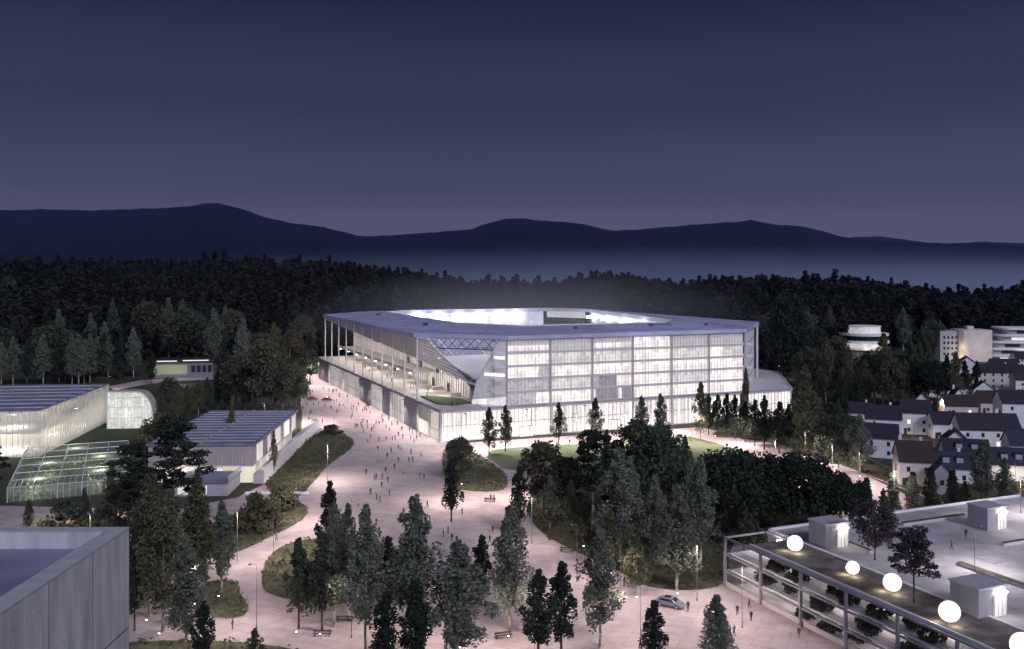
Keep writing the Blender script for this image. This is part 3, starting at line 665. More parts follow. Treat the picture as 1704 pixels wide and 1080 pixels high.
# ------------------------------------------------------------------ translucent sports hall at the left
SH = empty('sports_hall', (-141.9, 273, 0), R(7), label='big hall with translucent glowing walls and blue-grey roof at the left edge', cat='sports hall')
mb = MB(); mb.box(-95, 0, 0, 66, 13.6, 14); mb.build('roof', M['roof_blue'], SH)
mb = MB(); [mb.box(-94.5, -.4, y, y+.5, 14.0, 14.25) for y in np.arange(5, 64, 9)]; mb.build('rooflight', M['panel'], SH)
mb = MB(); mb.quad((-95,.1,0),(0,.1,0),(0,.1,13.6),(-95,.1,13.6)); fw = mb.build('front_wall', M['foil'], SH)
mb = MB(); [mb.box(x-.06, x+.06, -.06, .06, 0, 13.9) for x in np.arange(-94, 0, 1.6)]; mb.box(-95,0,-.08,-.0+.05,7.0,7.2); mb.build('cladding_frame', M['white'], fw)
mb = MB(); mb.quad((-.1,0,0),(-.1,66,0),(-.1,66,13.6),(-.1,0,13.6)); fw = mb.build('side_wall', M['foil'], SH)
mb = MB(); [mb.box(-.06, .06, y-.05, y+.05, 0, 13.9) for y in np.arange(0, 66.2, 2.2)]; mb.build('cladding_frame', M['white'], fw)
mb = MB(); mb.box(-94,-2,1.5,64,.02,.3); mb.box(-94,-3,3,22,6.6,7.1); mb.box(-30,-6,22,50,6.6,7.1); mb.build('floor', M['whitewall'], SH)
mb = MB(); mb.box(-94,-6,24,24.4,0,11); mb.box(-30,-29.6,0.8,60,0,9); mb.box(-94,0,65,65.5,0,13.5); mb.build('inner_wall', M['whitewall'], SH)
mb = MB(); [mb.box(x-.2,x+.2,4,60,12.4,13.2) for x in np.arange(-90,-4,8)]; mb.build('roof_beam', M['beige'], SH)
for x,y,z,e in ((-12,10,5.5,1500),(-12,38,5.0,900),(-30,10,5.5,1600),(-50,10,5.5,1600),(-70,10,5.5,1500),(-12,12,10.5,700),(-40,12,10.5,900),(-65,12,10.5,900),(-8,55,6,350)):
    lampobj('hall_light', 'POINT', (x,y,z), e*6.0, SH, size=.5, color=(1,.94,.76))
    mb = MB(); mb.box(x-.5,x+.5,y-.12,y+.12,z+.45,z+.55); mb.build('ceiling_lamp', M['lamp'], SH)
# glasshouse in front of it
GH = empty('glasshouse', gp(12,812,3.5)[:2]+(0,), ST_RZ, label='low glass-roofed greenhouse with white bars in front of the glowing hall', cat='greenhouse')
GW, GL = 27, 50
mb = MB(); mb.quad((0,0,3.4),(GW,0,3.4),(GW,GL,4.4),(0,GL,4.4)); mb.build('glass_roof', M['glaz'], GH)
mb = MB()
for x in np.linspace(0, GW, 6): mb.bar((x,0,3.5),(x,GL,4.5),.17,.18); mb.bar((x,0,0),(x,0,3.4),.2,.2)
for x in np.linspace(0, GW, 21): mb.bar((x,0,3.45),(x,8,3.62),.09,.1); mb.bar((x,0,0),(x,0,3.4),.08,.08)
for y in (0,8,16,25,34,42,50): mb.bar((0,y,3.5+y/GL),(GW,y,3.5+y/GL),.13,.14)
mb.build('roof_bar', M['white'], GH)
mb = MB(); mb.quad((0,0,0),(GW,0,0),(GW,0,3.4),(0,0,3.4)); mb.quad((0,0,0),(0,GL,0),(0,GL,4.4),(0,0,3.4)); mb.build('glass_wall', M['glaz'], GH)
mb = MB(); mb.box(.5,GW-.5,.5,GL-.5,.05,.1); mb.build('planting_floor', M['lawn'], GH)
g = np.random.default_rng(3); pp = np.stack([g.uniform(1,GW-1,3000), g.uniform(1,GL-1,3000), g.uniform(.2,1.8,3000)],1); pp = pp[(np.sin(pp[:,0]*.9)*np.sin(pp[:,1]*.5) > -.1)]
v, f = leaf_cloud(pp, .6, 9); link('greenhouse_plants', np_mesh('greenhouse_plants', v, f, L_OLIVE), GH, kind='stuff')
for x,y in ((6,8),(20,12),(7,26),(20,30),(13,44)):
    lampobj('greenhouse_light', 'POINT', (x,y,2.8), 1500, GH, size=.3, color=(.95,1,.78))
# low blue-roofed annex at the left edge
AN = empty('annex', (-142, 226, 0), ST_RZ, label='low annex with dark blue flat roof left of the greenhouse', cat='building')
mb = MB(); mb.box(-30,0,-8,34,0,3.6); mb.build('wall', M['greywall'], AN); mb = MB(); mb.box(-30.4,.4,-8.4,34.4,3.6,3.95); mb.build('roof', M['blueroof'], AN)
mb = MB(); [mb.box(-28+i*5,-25+i*5,-8.06,-8.0,1,2.6) for i in range(6)]; mb.build('window', M['glass'], AN)

# arched glass hall behind
AH = empty('arched_hall', (-143.2, 322, 0), R(7), label='glowing glass hall with one rounded shoulder behind the big hall', cat='glass hall')
def arch_profile(n=12, w=15.5, h=13.0, r=9):
    P = [(0,0),(0,h)]
    for i in range(n+1):
        a = math.pi/2*(1-i/n); P.append((w-r*.62+math.cos(a)*r*.62, h-r+math.sin(a)*r))
    P.append((w,0)); return P
pr = arch_profile()
mb = MB(); mb.add([(x,0,z) for x,z in pr], [tuple(range(len(pr)))]); mb.build('front_glass', litmat('arched_glow', (.93,.95,.80), .35, .75, cw=1.15, ch=3.8, furn=.5), AH)
mb = MB(); n = len(pr)
mb.add([(x,-.15,z) for x,z in pr]+[(x,7,z) for x,z in pr], [(i,i+1,n+i+1,n+i) for i in range(1,n-1)]); mb.build('curved_roof', M['foil'], AH)
mb = MB()
for i in range(len(pr)-1): mb.bar((pr[i][0],-.25,pr[i][1]),(pr[i+1][0],-.25,pr[i+1][1]),.3,.3)
for x in np.arange(1.2, 15, 1.15):
    ztop = 13 if x < 9.9 else 4+9*math.sqrt(max(0,1-((x-9.92)/5.58)**2)); mb.bar((x,-.2,0),(x,-.2,ztop),.1,.1)
for z in (3.8,7.6,11): mb.bar((0,-.2,z),(13,-.2,z),.12,.18)
mb.build('glazing_bar', M['white'], AH)
mb = MB(); [mb.box(2+i*3,3.6+i*3,.4,1.2,0,2.0) for i in range(4)]; mb.build('planter', M['beige'], AH)
lampobj('arched_hall_light','POINT',(7,-3,5),160,AH,size=.5,color=(.98,1,.82))

# ------------------------------------------------------------------ pavilion
PV = empty('pavilion', (-68, 239, 0), R(2.4), label='flat-roofed pavilion with slatted pinkish walls and long side terrace', cat='pavilion')
mb = MB(); mb.box(-27.6,.6,-.6,58.6,10.0,10.4); rf2 = mb.build('roof', M['roof_blue'], PV)
mb = MB(); [mb.box(-27,0,y,y+.25,10.4,10.62) for y in np.arange(3,58,4.6)]; mb.box(-13.8,-13.4,0,58,10.4,10.6); mb.build('roof_seam', M['panel'], rf2)
mb = MB(); mb.box(-27,0,0,58,4.4,10.0); mb.build('upper_wall', mat('slatted_wall', (.40,.33,.33), .8, var=.12, scale=1.2, stretch=(6,6,.1)), PV)
mb = MB(); [mb.box(x-.05,x+.05,-.12,0-.001,4.4,10) for x in np.arange(-27,0,.9)]; [mb.box(.001,.12,y-.05,y+.05,4.4,10) for y in np.arange(.5,58,.9)]; mb.build('slat', M['beige'], PV)
mb = MB(); mb.box(-26,-1.2,1.2,57,0,4.4); mb.build('lower_wall', M['lit_warm'], PV)
mb = MB(); mb.box(-26.4,-8,.6,1.19,.4,3.6); mb.build('ground_floor_glazing', M['lit_dim'], PV)
mb = MB(); mb.box(-8,0,.3,1.18,0,4.38); mb.build('corner_panel', mat('cream_lit_panel', (.7,.64,.5), .6, emis=(1,.92,.68), es=.45), PV)
for y0,y1,mm in ((3,10,'lit_dim'),(16,20,'lit_warm'),(24,33,'lit_dim'),(38,46,'lit'),(50,56,'lit_dim')):
    mb = MB(); mb.box(.13,.2,y0,y1,5,9.4); o = mb.build('side_window', M[mm], PV); mb = MB(); [mb.box(.21,.28,y,y+.08,5,9.4) for y in np.arange(y0,y1,1.1)]; mb.build('window_frame', M['steel'], o)
mb = MB(); mb.box(.3,3.0,-1,84,0,2.6); mb.build('terrace', M['panel'], PV)
mb = MB(); mb.plate([(3.0,-1.2,2.6),(3.0,84.5,2.6),(3.0,84.5,3.4),(3.0,-1.2,4.2)],(.3,0,0)); mb.plate([(3.0,-1.2,0),(3.0,84.5,0),(3.0,84.5,2.59),(3.0,-1.2,2.59)],(.25,0,0)); mb.plate([(.3,84.6,0),(3.3,84.6,0),(3.3,84.6,3.4),(.3,84.6,3.4)],(0,.3,0)); mb.build('terrace_parapet', M['whitewall'], PV)
mb = MB(); mb.box(-16,-3,-14,-1.5,0,3.2); mb.build('front_annex', M['panel'], PV)
mb = MB(); mb.box(-16.4,-2.6,-14.4,-1.4,3.2,3.5); mb.build('annex_roof', M['roof_blue'], PV)
mb = MB(); mb.box(-15,-8,-14.1,-14.01,.5,2.6); mb.build('annex_window', M['lit_dim'], PV)
mb = MB()
for x in np.arange(-24,-2.5,.55): mb.box(x,x+.07,-1.4,-1.3,3.5,4.8)
mb.box(-24,-2.5,-1.42,-1.28,4.8,4.92)
for y in np.arange(-14,-1.5,.55): mb.box(-2.75,-2.68,y,y+.07,3.5,4.7)
mb.box(-2.8,-2.64,-14,-1.5,4.7,4.82); mb.build('railing', M['white'], PV)
for y in (6,20,34,50): lampobj('terrace_light','POINT',(1.9,y,4.2),130,PV,size=.2,color=(1,.85,.65))
lampobj('front_light','POINT',(-18,-3,3.2+1.6),260,PV,size=.2,color=(1,.85,.7))
lampobj('court_light','POINT',(2,-9,4.5),420,PV,size=.3,color=(1,.88,.85))
LW = MB(); LW.box(-2,14,-17,-15.5,0,.45); LW.build('low_wall', M['whitewall'], loc=None); 
lw = bpy.data.objects['low_wall']; lw.location = (-64.5, 243, 0); tag(lw, 'low pale garden wall in front of the pavilion by the round bushes', 'wall')

# long low building in the forest at the far left
FB = empty('forest_building', gp(255,630)[:2]+(0,), R(10), label='long low lit building with bright roof edge in the dark forest', cat='building')
mb = MB(); mb.box(0,30,0,14,0,8.5); mb.build('wall', M['pole'], FB)
mb = MB(); mb.box(1,17,-.15,-.02,2,7); mb.build('green_wall_glow', mat('greenish_glow', (.3,.32,.2), .6, emis=(.72,.75,.42), es=.13), FB)  # lit green wall, its brightness put into a glowing panel
mb = MB(); mb.box(-1,31,-1,15,8.5,9.4); mb.build('roof', M['redroof'], FB)
mb = MB(); mb.box(2,12,-1.2,-1.02,8.8,9.3); mb.box(15,28,-1.2,-1.02,9.0,9.5); mb.build('light_strip', M['lit_cream'], FB)
mb = MB(); [mb.box(19+i*2.8,21+i*2.8,-.12,-.02,3,6.5) for i in range(4)]; mb.build('window', M['glass'], FB)
lampobj('forest_building_light','POINT',(9,-6,4),220,FB,size=.5,color=(1,.92,.7))

# ------------------------------------------------------------------ car park with roof plaza at the lower right
GX, GY = 42.0, 149.5
GR = empty('car_park', (GX, GY, 0), ST_RZ, label='open steel-framed parking deck with planted roof edge and pale roof plaza', cat='parking deck')
A0, A1, B1, DZ = 11.5, -62, 74, 8.7
def gw_(b_, a_, z_=DZ): return (GX+b_*ca-a_*sa, GY+b_*sa+a_*ca, z_)
mb = MB(); mb.box(.6, B1, A1, 5.5, DZ-.5, DZ); mb.box(9, B1, 5.51, A0, DZ-.5, DZ); mb.build('roof_slab', M['slab'], GR)
mb = MB(); mb.box(9.9, B1-.3, A1, A0-.3, DZ+.005, DZ+.03); mb.build('roof_paving', M['deck'], GR)
mb = MB(); mb.box(.9, 9.3, A1, 5.2, DZ+.005, DZ+.22); mb.build('planted_strip', M['soil'], GR)
mb = MB(); mb.box(9.31, 9.8, A1, A0, DZ+.005, DZ+.34); mb.box(.6,.88,A1,5.5,DZ+.005,DZ+.32); mb.box(9.81,B1,A0-.29,A0,DZ+.005,DZ+.45); mb.build('roof_kerb', M['whitewall'], GR)
for z in (2.9, 5.8):
    mb = MB(); mb.box(.9, B1, A1, A0-.5, z-.3, z); mb.build('parking_floor', M['whitewall'], GR)
mb = MB(); mb.box(.9, B1, A1, A0-.5, .02, .06); mb.box(24,24.4,A1,A0-.6,.06,DZ-.5); mb.build('ground_floor', M['whitewall'], GR)
posts = [A0] + [11.5-9.7*k for k in range(1, 8)]
for k, a_ in enumerate(posts):
    mb = MB(); mb.box(-.2, .2, a_-.2, a_+.2, 0, DZ+.02); mb.build('frame_post', M['frame'], GR)
    if k < 7:
        mb = MB(); mb.box(8.2, 8.6, a_-4.8, a_-4.4, .06, DZ-.5); mb.build('inner_post', M['steel'], GR)
for z in (2.9, 5.8, DZ):
    mb = MB(); mb.box(-.15, .15, A1, A0+.2, z-.33, z-.02); mb.box(.2, 8.6, A0-.1, A0+.15, z-.33, z-.02); mb.build('frame_beam', M['frame'], GR)
for z in (.05, 2.9, 5.8):
    mb = MB(); [mb.box(.25,.3,A1,A0,z+h,z+h+.05) for h in (.5,.85,1.15)]; mb.build('cable_rail', M['darkmetal'], GR)
mb = MB(); mb.box(.1,.5,A1,A0,.02,.85); mb.build('plinth_wall', M['pinkwall'], GR)
for a_ in np.arange(8, -60, -9.7):
    for z in (2.4, 5.3, 8.0):
        lampobj('parking_light', 'POINT', (6, float(a_), z-.25), 230, GR, size=.4, color=(1,.88,.88))
    mb = MB(); [mb.box(8.4,9.6,a_-.1,a_+.1,z-.1,z+.02) for z in (2.4,5.3,8.0)]; mb.build('ceiling_lamp', M['lamp'], GR)
mb = MB()
for k,(b_,a_,w_,d_) in enumerate(((16,-6,.8,9),(24,-30,1.2,14),(40,-12,12,.8),(34,4,16,.9),(56,-30,.9,16),(20,-48,10,.9))):
    mb = MB(); mb.box(b_,b_+w_,a_,a_+d_,DZ+.031,DZ+.5); mb.build('planter', M['slab'], GR)
    mb = MB(); mb.box(b_+.12,b_+w_-.12,a_+.12,a_+d_-.12,DZ+.501,DZ+.62); mb.build('planter_hedge', M['bed'], GR)
for b_,a_ in ((30,-18),(46,-28),(36,-42),(60,-10)):
    mb = MB(); mb.box(b_,b_+3,a_,a_+3,DZ+.031,DZ+.35); mb.box(b_+.2,b_+2.8,a_+.2,a_+2.8,DZ+.351,DZ+.42); mb.build('skylight', M['steel'], GR)
# stair kiosks on the roof
def kiosk(px, py, lab, wx=5.0, wy=4.2, h=3.9, rz=ST_RZ):
    x, y, z = gp(px, py, DZ+.03); K = empty('stair_kiosk', (x, y, z), rz, label=lab, cat='kiosk', group='stair kiosks on the roof plaza')
    mb = MB(); mb.box(-wx,0,0,wy,0,h); mb.build('wall', M['greywall'], K)
    mb = MB(); mb.box(-wx-.15,.15,-.15,wy+.15,h,h+.25); mb.build('roof', M['steel'], K)
    mb = MB(); mb.box(-2.6,-.4,-.12,-.01,0.02,2.9); d = mb.build('door', M['lit_dim'], K)
    mb = MB(); [mb.box(q-.06,q+.06,-.2,-.13,0,3.0) for q in (-2.6,-1.87,-1.13,-.4)]; mb.box(-2.6,-.4,-.2,-.13,2.9,3.05); mb.build('door_frame', M['white'], d)
    mb = MB(); mb.box(-2.5,-.5,-.5,-.13,3.1,3.35); mb.build('door_lamp', M['lamp'], K)
    lampobj('kiosk_light','POINT',(-1.5,-1.2,2.9),80,K,size=.2,color=(1,.94,.95)); return K
kiosk(1413, 908, 'grey roof kiosk with lit door nearest the first glowing globe')
kiosk(1676, 1022, 'grey roof kiosk with lit door beside the largest complete globe', 5.4, 4.6)
kiosk(1676, 879, 'grey roof kiosk with lit door at the far side of the roof plaza')
# roof lamp post
def lamp_post(x, y, z, h, e, lab, grp, col=(1,.86,.80), name='street_lamp', base=None):
    Lp = empty(name, (x, y, z), rng.uniform(0, 6), label=lab, cat='street lamp', group=grp)
    mb = MB(); mb.tube((0,0,0),(0,0,.5),.11,.10,8); mb.tube((0,0,.5),(0,0,h+.12),.055,.035,8); mb.tube((0,0,h+.1),(1.1,0,h+.14),.03,.03,6); mb.build('pole', M['pole'], Lp)
    mb = MB(); mb.tube((1.1,0,h-.04),(1.1,0,h+.08),.32,.26,12); mb.tube((1.1,0,h+.08),(1.1,0,h+.2),.26,.08,12); mb.build('lamp_cap', M['pole'], Lp)
    mb = MB(); mb.tube((1.1,0,h-.07),(1.1,0,h-.041),.16,.20,12); mb.build('lamp_head', M['lamp'], Lp)
    lampobj('lamp_light', 'SPOT', (1.1,0,h-.35), e, Lp, size=.35, color=col, spot=165, blend=.5); return Lp
x, y, z = gp(1622, 952, DZ); lamp_post(x, y, DZ+.03, 7.0, 3600, 'slim lamp post standing on the pale roof plaza behind a kiosk', None, (1,.93,.95))
for b_, a_ in ((50,-22),(62,2),(40,-50)):
    x, y, _ = gw_(b_, a_); lamp_post(x, y, DZ+.03, 7.0, 3400, 'slim white lamp post on the far part of the roof plaza', 'roof plaza lamps', (1,.93,.95))
# globes
for px, py, r, lab in ((1323,917,1.28,'glowing white globe lamp at the far end of the planted roof strip'),(1419,956,1.0,'smallest glowing globe lamp, between the first globe and the pine'),(1485,984,1.28,'glowing globe lamp partly hidden by the small roof pine'),(1580,1035,1.36,'large glowing globe lamp below the front roof kiosk'),(1702,1094,1.45,'glowing globe lamp cut by the right edge of the photo')):
    x, y, z = gp(px, py, DZ+.22); bm = bmesh.new(); bmesh.ops.create_uvsphere(bm, u_segments=32, v_segments=20, radius=r); bmesh.ops.translate(bm, verts=bm.verts, vec=(0,0,r*.97+.08))
    me = bpy.data.meshes.new('globe'); bm.to_mesh(me); bm.free(); me.materials.append(M['globe']); [setattr(p, 'use_smooth', True) for p in me.polygons]
    G = empty('globe_lamp', (x, y, DZ+.22), 0, label=lab, cat='globe lamp', group='globe lamps on the planted roof strip'); link('globe', me, G)
    mb = MB(); mb.tube((0,0,0),(0,0,.12),r*.42,r*.35,16); mb.build('base_ring', M['darkmetal'], G)
    l = lampobj('globe_light','POINT',(0,-r*1.25,.6),85,G,size=.3,color=(1,.86,.6)); l = lampobj('globe_light','POINT',(-r*1.25,0,.6),85,G,size=.3,color=(1,.86,.6))

# ------------------------------------------------------------------ village houses
def house(px, py, wd, dp, eh, rh, yaw, lab, roof='darkroof', wall='whitewall', dorm=0, lit=0, chim=True, wins=2, z0=0.0):
    """px,py: bottom left of the long front; ridge runs along local x"""
    x, y, _ = gp(px, py); H = empty('house', (x, y, z0), R(yaw), label=lab, cat='house', group='gabled houses of the village')
    mb = MB(); mb.add([(0,0,0),(wd,0,0),(wd,dp,0),(0,dp,0),(0,0,eh),(wd,0,eh),(wd,dp,eh),(0,dp,eh),(0,dp/2,eh+rh),(wd,dp/2,eh+rh)],
        [(0,1,5,4),(2,3,7,6),(1,2,6,9,5),(3,0,4,8,7)]); mb.build('wall', M[wall], H)
    o_ = .45; k = rh/(dp/2)
    mb = MB()
    for s in (0, 1):
        ya, yb = (-o_, dp/2) if s == 0 else (dp+o_, dp/2); za = eh-o_*k
        pts_ = [(-.3,ya,za+.05),(wd+.3,ya,za+.05),(wd+.3,yb,eh+rh+.05),(-.3,yb,eh+rh+.05)]
        mb.plate(pts_, (0,0,.22))
    rfh = mb.build('roof', M[roof], H)
    if chim:
        mb = MB(); cx = wd*.68; mb.box(cx,cx+.7,dp/2+.4,dp/2+1.1,eh+rh-.6,eh+rh+1.1); mb.build('chimney', M[wall], rfh)
    for i in range(dorm):
        cx = wd*(i+1)/(dorm+1); zb = eh+rh*.30; mb = MB(); mb.box(cx-.8,cx+.8,dp*.12,dp*.42,zb,zb+1.5); mb.build('dormer', M['greywall'], rfh)
        mb = MB(); mb.box(cx-.9,cx+.9,dp*.1,dp*.43,zb+1.5,zb+1.62); mb.build('dormer_roof', M[roof], rfh)
    for fl_ in range(int(eh//2.7)):
        for i in range(wins):
            cx = wd*(i+.5)/wins; zz = 1.0+fl_*2.7
            mb = MB(); mb.box(cx-.45,cx+.45,-.05,-.003,zz,zz+1.25); wn = mb.build('window', M['warmwin'] if (lit and (i+fl_*3) % 4 == lit % 4) else M['glass'], H)
    for s, xx in ((-1, -.004), (1, wd+.004)):
        mb = MB(); mb.box(min(xx,xx+s*.05),max(xx,xx+s*.05),dp*.5-.45,dp*.5+.45,eh*.55,eh*.55+1.25); mb.build('window', M['glass'], H)
    mb = MB(); mb.box(wd*.08,wd*.08+1,-.06,-.004,.02,2.1); mb.build('door', M['darkmetal'], H)
    return H
house(1497,808,8.6,9,6.6,4.2,-12,'pinkish white house with brown-red roof nearest the dark fir row','redroof','pinkwall',lit=0,wins=2)
house(1440,733,11,8.5,7.6,3.6,-20,'tall pale house with dark roof beside the village street, left half of a pair')
house(1500,722,9.5,8.5,7.6,3.6,-18,'tall pale house with pointed right gable, right half of a pair',lit=3)
house(1436,760,9.5,8,6.2,3.4,-25,'pale house with low dark roof at the start of the street',chim=False)
house(1553,730,8,8,5.2,3.2,-8,'pale house with a warmly lit end wall between two larger houses',lit=1)
house(1598,746,18,9.5,6.2,4.2,-8,'long white house with wide dark roof in the middle of the village',wins=4,lit=2)
house(1548,690,6,6,4.6,3.6,62,'small white gabled house at the edge of the wood',chim=False)
house(1573,692,12,8,4.2,3.4,-8,'low pale house with brown roof left of a steep white gable','redroof','pinkwall',lit=1)
house(1612,690,7,7,5.0,4.8,78,'steep white gable turned towards the plaza')
house(1632,688,11,8,4.6,3.8,-6,'low pinkish house with brown roof right of the steep white gable','redroof','pinkwall')
house(1668,712,13,10,9.0,3.8,-10,'tall pale house cut by the right edge above the long white house')
house(1572,777,12,8,4.2,3.2,-14,'low house with two grey dormers on a dark roof',dorm=2)
house(1553,803,10,8,4.2,3.2,-14,'low house with blue slate roof and two dormers behind the fir row','blueroof',dorm=2)
house(1590,826,5.5,6,4.6,3.2,72,'small grey-roofed gable house behind the dark firs','blueroof','greywall',lit=1,chim=False)
house(1650,800,14,9,4.6,3.4,-12,'long house with blue slate roof and dormers at the right edge','blueroof',dorm=3)
house(1682,768,10,8,5,3.4,-10,'pale house behind the long white house at the right edge','blueroof')
house(1372,712,7,7,3.8,2.6,-20,'small house with dark roof half hidden among trees',chim=False)
house(1632,648,19,11,8.2,3.2,-8,'wide pinkish house with two bright wall lamps','darkroof','pinkwall',wins=5)
house(1605,625,10,9,5.5,3.4,60,'pale gable house up the slope below the white hotel')
house(1625,622,11,9,5.5,3.4,68,'second pale gable up the slope right of its twin')
house(1652,628,14,9,6,3.4,-10,'house with long dark roof up the slope near the terraced block','darkroof','greywall')
house(1690,655,12,9,6.5,3.6,-12,'pale house at the right edge above the brown roofs','redroof')
house(1600,600,16,9,4.5,3,0,'low pale house among trees left of the hotel','darkroof','greywall')
house(1675,640,9,8,6,3.4,-20,'small pale house right of the wide pinkish house','darkroof')
house(1575,662,9,8,4.6,3.4,-15,'small dark-roofed house directly behind the small white gable')
house(1655,668,10,8,4.8,3.4,72,'pale gable house between the wide pinkish house and the brown roofs')
house(1692,735,9,8,5.0,3.6,70,'pale gable at the right edge beside the long white house')
house(1535,660,9,8,4.6,3.2,-18,'low pale house half hidden at the belt edge above the pair')
house(1612,762,9,7,4.4,3.2,68,'pale gable below the long white house')
house(1412,705,8,7.5,4.4,3.0,-25,'small pale house left of the tall pair')
house(1690,612,14,9,5.5,3.6,-10,'dark-roofed house below the terraced block at the right edge')
for px,py,z_ in ((1645,641,2.5),(1658,641,2.5),(1548,716,3),(1567,800,2)):
    x,y,_ = gp(px,py); wl = empty('wall_lamp',(x,y-1.2,z_),0,label='small bright lamp on a village house wall',cat='lamp',group='village wall lamps')
    mb = MB(); mb.tube((0,0,0),(0,0,.35),.16,.12,8); mb.build('lamp_head', M['lamp'], wl); lampobj('wall_light','POINT',(0,-.8,0),260,wl,size=.2,color=(1,.82,.6))
# hotel, terraced block and round stacked building up the slope
def zt(x, y): return float(terr(x, y))
x,y,_ = gp(1567,602); HT = empty('hotel', (x, y, 0), 0, label='white block hotel with a floodlit curved corner on the slope', cat='hotel')
mb = MB(); mb.box(0,12,2,16,0,19); mb.build('left_wing', M['greywall'], HT)
mb = MB(); mb.prism([(12.1,6),(11,1),(13,-1.5),(16,-2),(31,-1),(31,14),(12.1,14)],0,19.8); mb.build('main_wing', M['pinkwall'], HT)
mb = MB(); mb.box(18,22,4,8,19.8,22); mb.build('roof_plant', M['steel'], HT)
mb = MB(); [mb.box(2+i*2.5,3.2+i*2.5,1.9,1.99,4+j*3.4,5.6+j*3.4) for i in range(4) for j in range(4)]; mb.build('window', M['glass'], HT)
lampobj('hotel_uplight','POINT',(10.2,-3.6,2),900,HT,size=.5,color=(1,.85,.55)); lampobj('hotel_uplight','POINT',(10.5,-3.4,9),500,HT,size=.5,color=(1,.85,.55))
lampobj('hotel_uplight','POINT',(24,-12,8),1200,HT,size=1,color=(1,.88,.8))
x,y,_ = gp(1640,600); TB = empty('terraced_block', (x, y, 0), R(-6), label='pale apartment block with stepped curved balconies right of the hotel', cat='apartment block')
for i,(x0,z0) in enumerate(((0,0),(1,4.2),(3,8.4),(7,12.6),(10,16.8))):
    mb = MB(); mb.prism([(x0+math.cos(t)*4+4, math.sin(t)*4) for t in np.linspace(math.pi, 1.5*math.pi, 8)]+[(40,-4),(40,14),(x0,14)], z0, z0+3.0); mb.build('storey', M['greywall'], TB)
    mb = MB(); mb.prism([(x0-1.2+math.cos(t)*5+5, math.sin(t)*5-.8) for t in np.linspace(math.pi, 1.5*math.pi, 8)]+[(40,-5.8),(40,14),(x0-1.2,14)], z0+3.01, z0+4.19); mb.build('balcony', M['whitewall'], TB)
    mb = MB(); mb.box(x0+7,x0+16,-4.06,-4.01,z0+.6,z0+2.4); mb.build('window', M['lit_dim'] if i in (0,3) else M['glass'], TB)
lampobj('terrace_light','POINT',(20,-9,5),700,TB,size=.5,color=(1,.85,.8))
x,y,_ = gp(1437,600); RB = empty('round_building', (x, y, 0), 0, label='round stacked white building with ring balconies above the trees', cat='building')
for i,(r,z0,h,mm) in enumerate(((13,0,7.5,'greywall'),(15.2,7.5,1.1,'whitewall'),(12.5,8.6,3,'lit_grey'),(15.2,11.6,1.5,'whitewall'),(12.5,13.1,3,'glass'),(14.8,16.1,1.5,'whitewall'),(10,17.6,4.0,'lit_grey'),(10.4,21.6,.5,'whitewall'))):
    mb = MB(); mb.prism([(math.cos(t)*r, math.sin(t)*r) for t in np.linspace(0,2*math.pi,29)[:-1]], z0, z0+h-.01); mb.build(('ring_balcony' if mm == 'whitewall' else 'storey'), M[mm], RB, smooth=False)
for k in range(4): lampobj('storey_light','POINT',(-12+8*k,-15.5,9.5),260,RB,size=.5,color=(1,.9,.72))

# ------------------------------------------------------------------ trees
def crown_pts(kind, h, r, seed, n, nc):
    """leaf centres of a crown between z=cb*h and h"""
    g = np.random.default_rng(seed); C = []; 
    if kind == 'poplar':
        cb = .24
        for i in range(nc):
            t = (i+.5)/nc; z = cb + (1-cb)*t
            pr_ = r*(math.sin(math.pi*min(1, t**.60*.97+.03))**.85)*(1-.35*t)+.06
            a = i*2.399+g.uniform(-.9,.9); d = pr_*g.uniform(.1,1.12)*g.choice([1,1,1,1.25])
            C.append((math.cos(a)*d, math.sin(a)*d, z*h+g.uniform(-.03,.03)*h, g.uniform(.12,.30)*r*(1-.5*t)+.14*pr_, g.uniform(1.0,2.1)))
    elif kind == 'spruce':
        cb = .08
        for i in range(nc):
            t = (i+.5)/nc; z = cb+(1-cb)*t; pr_ = r*(1-t)**.85+.1; a = i*2.399; d = pr_*g.uniform(.3,.9)
            C.append((math.cos(a)*d, math.sin(a)*d, z*h-d*.25, .20*r+.28*pr_, .6))
    elif kind == 'pine':
        for i in range(nc):
            t = (i+.5)/nc; z = .42+.55*t; pr_ = r*(1-.55*abs(t-.35))*(1.0 if t < .85 else .6); a = i*2.399+g.uniform(-.6,.6); d = pr_*g.uniform(.15,1.0)
            C.append((math.cos(a)*d, math.sin(a)*d, z*h, r*g.uniform(.22,.38), .36))
    elif kind == 'broad':
        for i in range(nc):
            u = g.uniform(-.75,1); a = i*2.399+g.uniform(-.4,.4); q = math.sqrt(max(0,1-u*u))*g.uniform(.55,1); C.append((math.cos(a)*q*r, math.sin(a)*q*r, h*.60+u*h*.36, r*g.uniform(.26,.42), .85))
    elif kind == 'bush':
        for i in range(nc):
            u = g.uniform(-.1,1); a = i*2.399; q = math.sqrt(max(0,1-u*u))*g.uniform(.5,1); C.append((math.cos(a)*q*r, math.sin(a)*q*r, max(.15,u)*h*.82+.1*h, r*g.uniform(.24,.36), .8))
    C = np.array(C); C[:,2] = np.minimum(C[:,2], h-C[:,3]*C[:,4]*g.uniform(.55,1.0,len(C))) if kind != 'bush' else C[:,2]; idx = g.integers(0, len(C), n); c = C[idx]
    d = g.normal(size=(n,3)); d /= np.linalg.norm(d, axis=1)[:,None]; rad = g.uniform(.35,1.12,n)**.7
    P = c[:,:3]+d*rad[:,None]*c[:,3:4]*np.stack([np.ones(n),np.ones(n),c[:,4]],1)
    P[:,2] = np.maximum(P[:,2], .05*h); return P, C
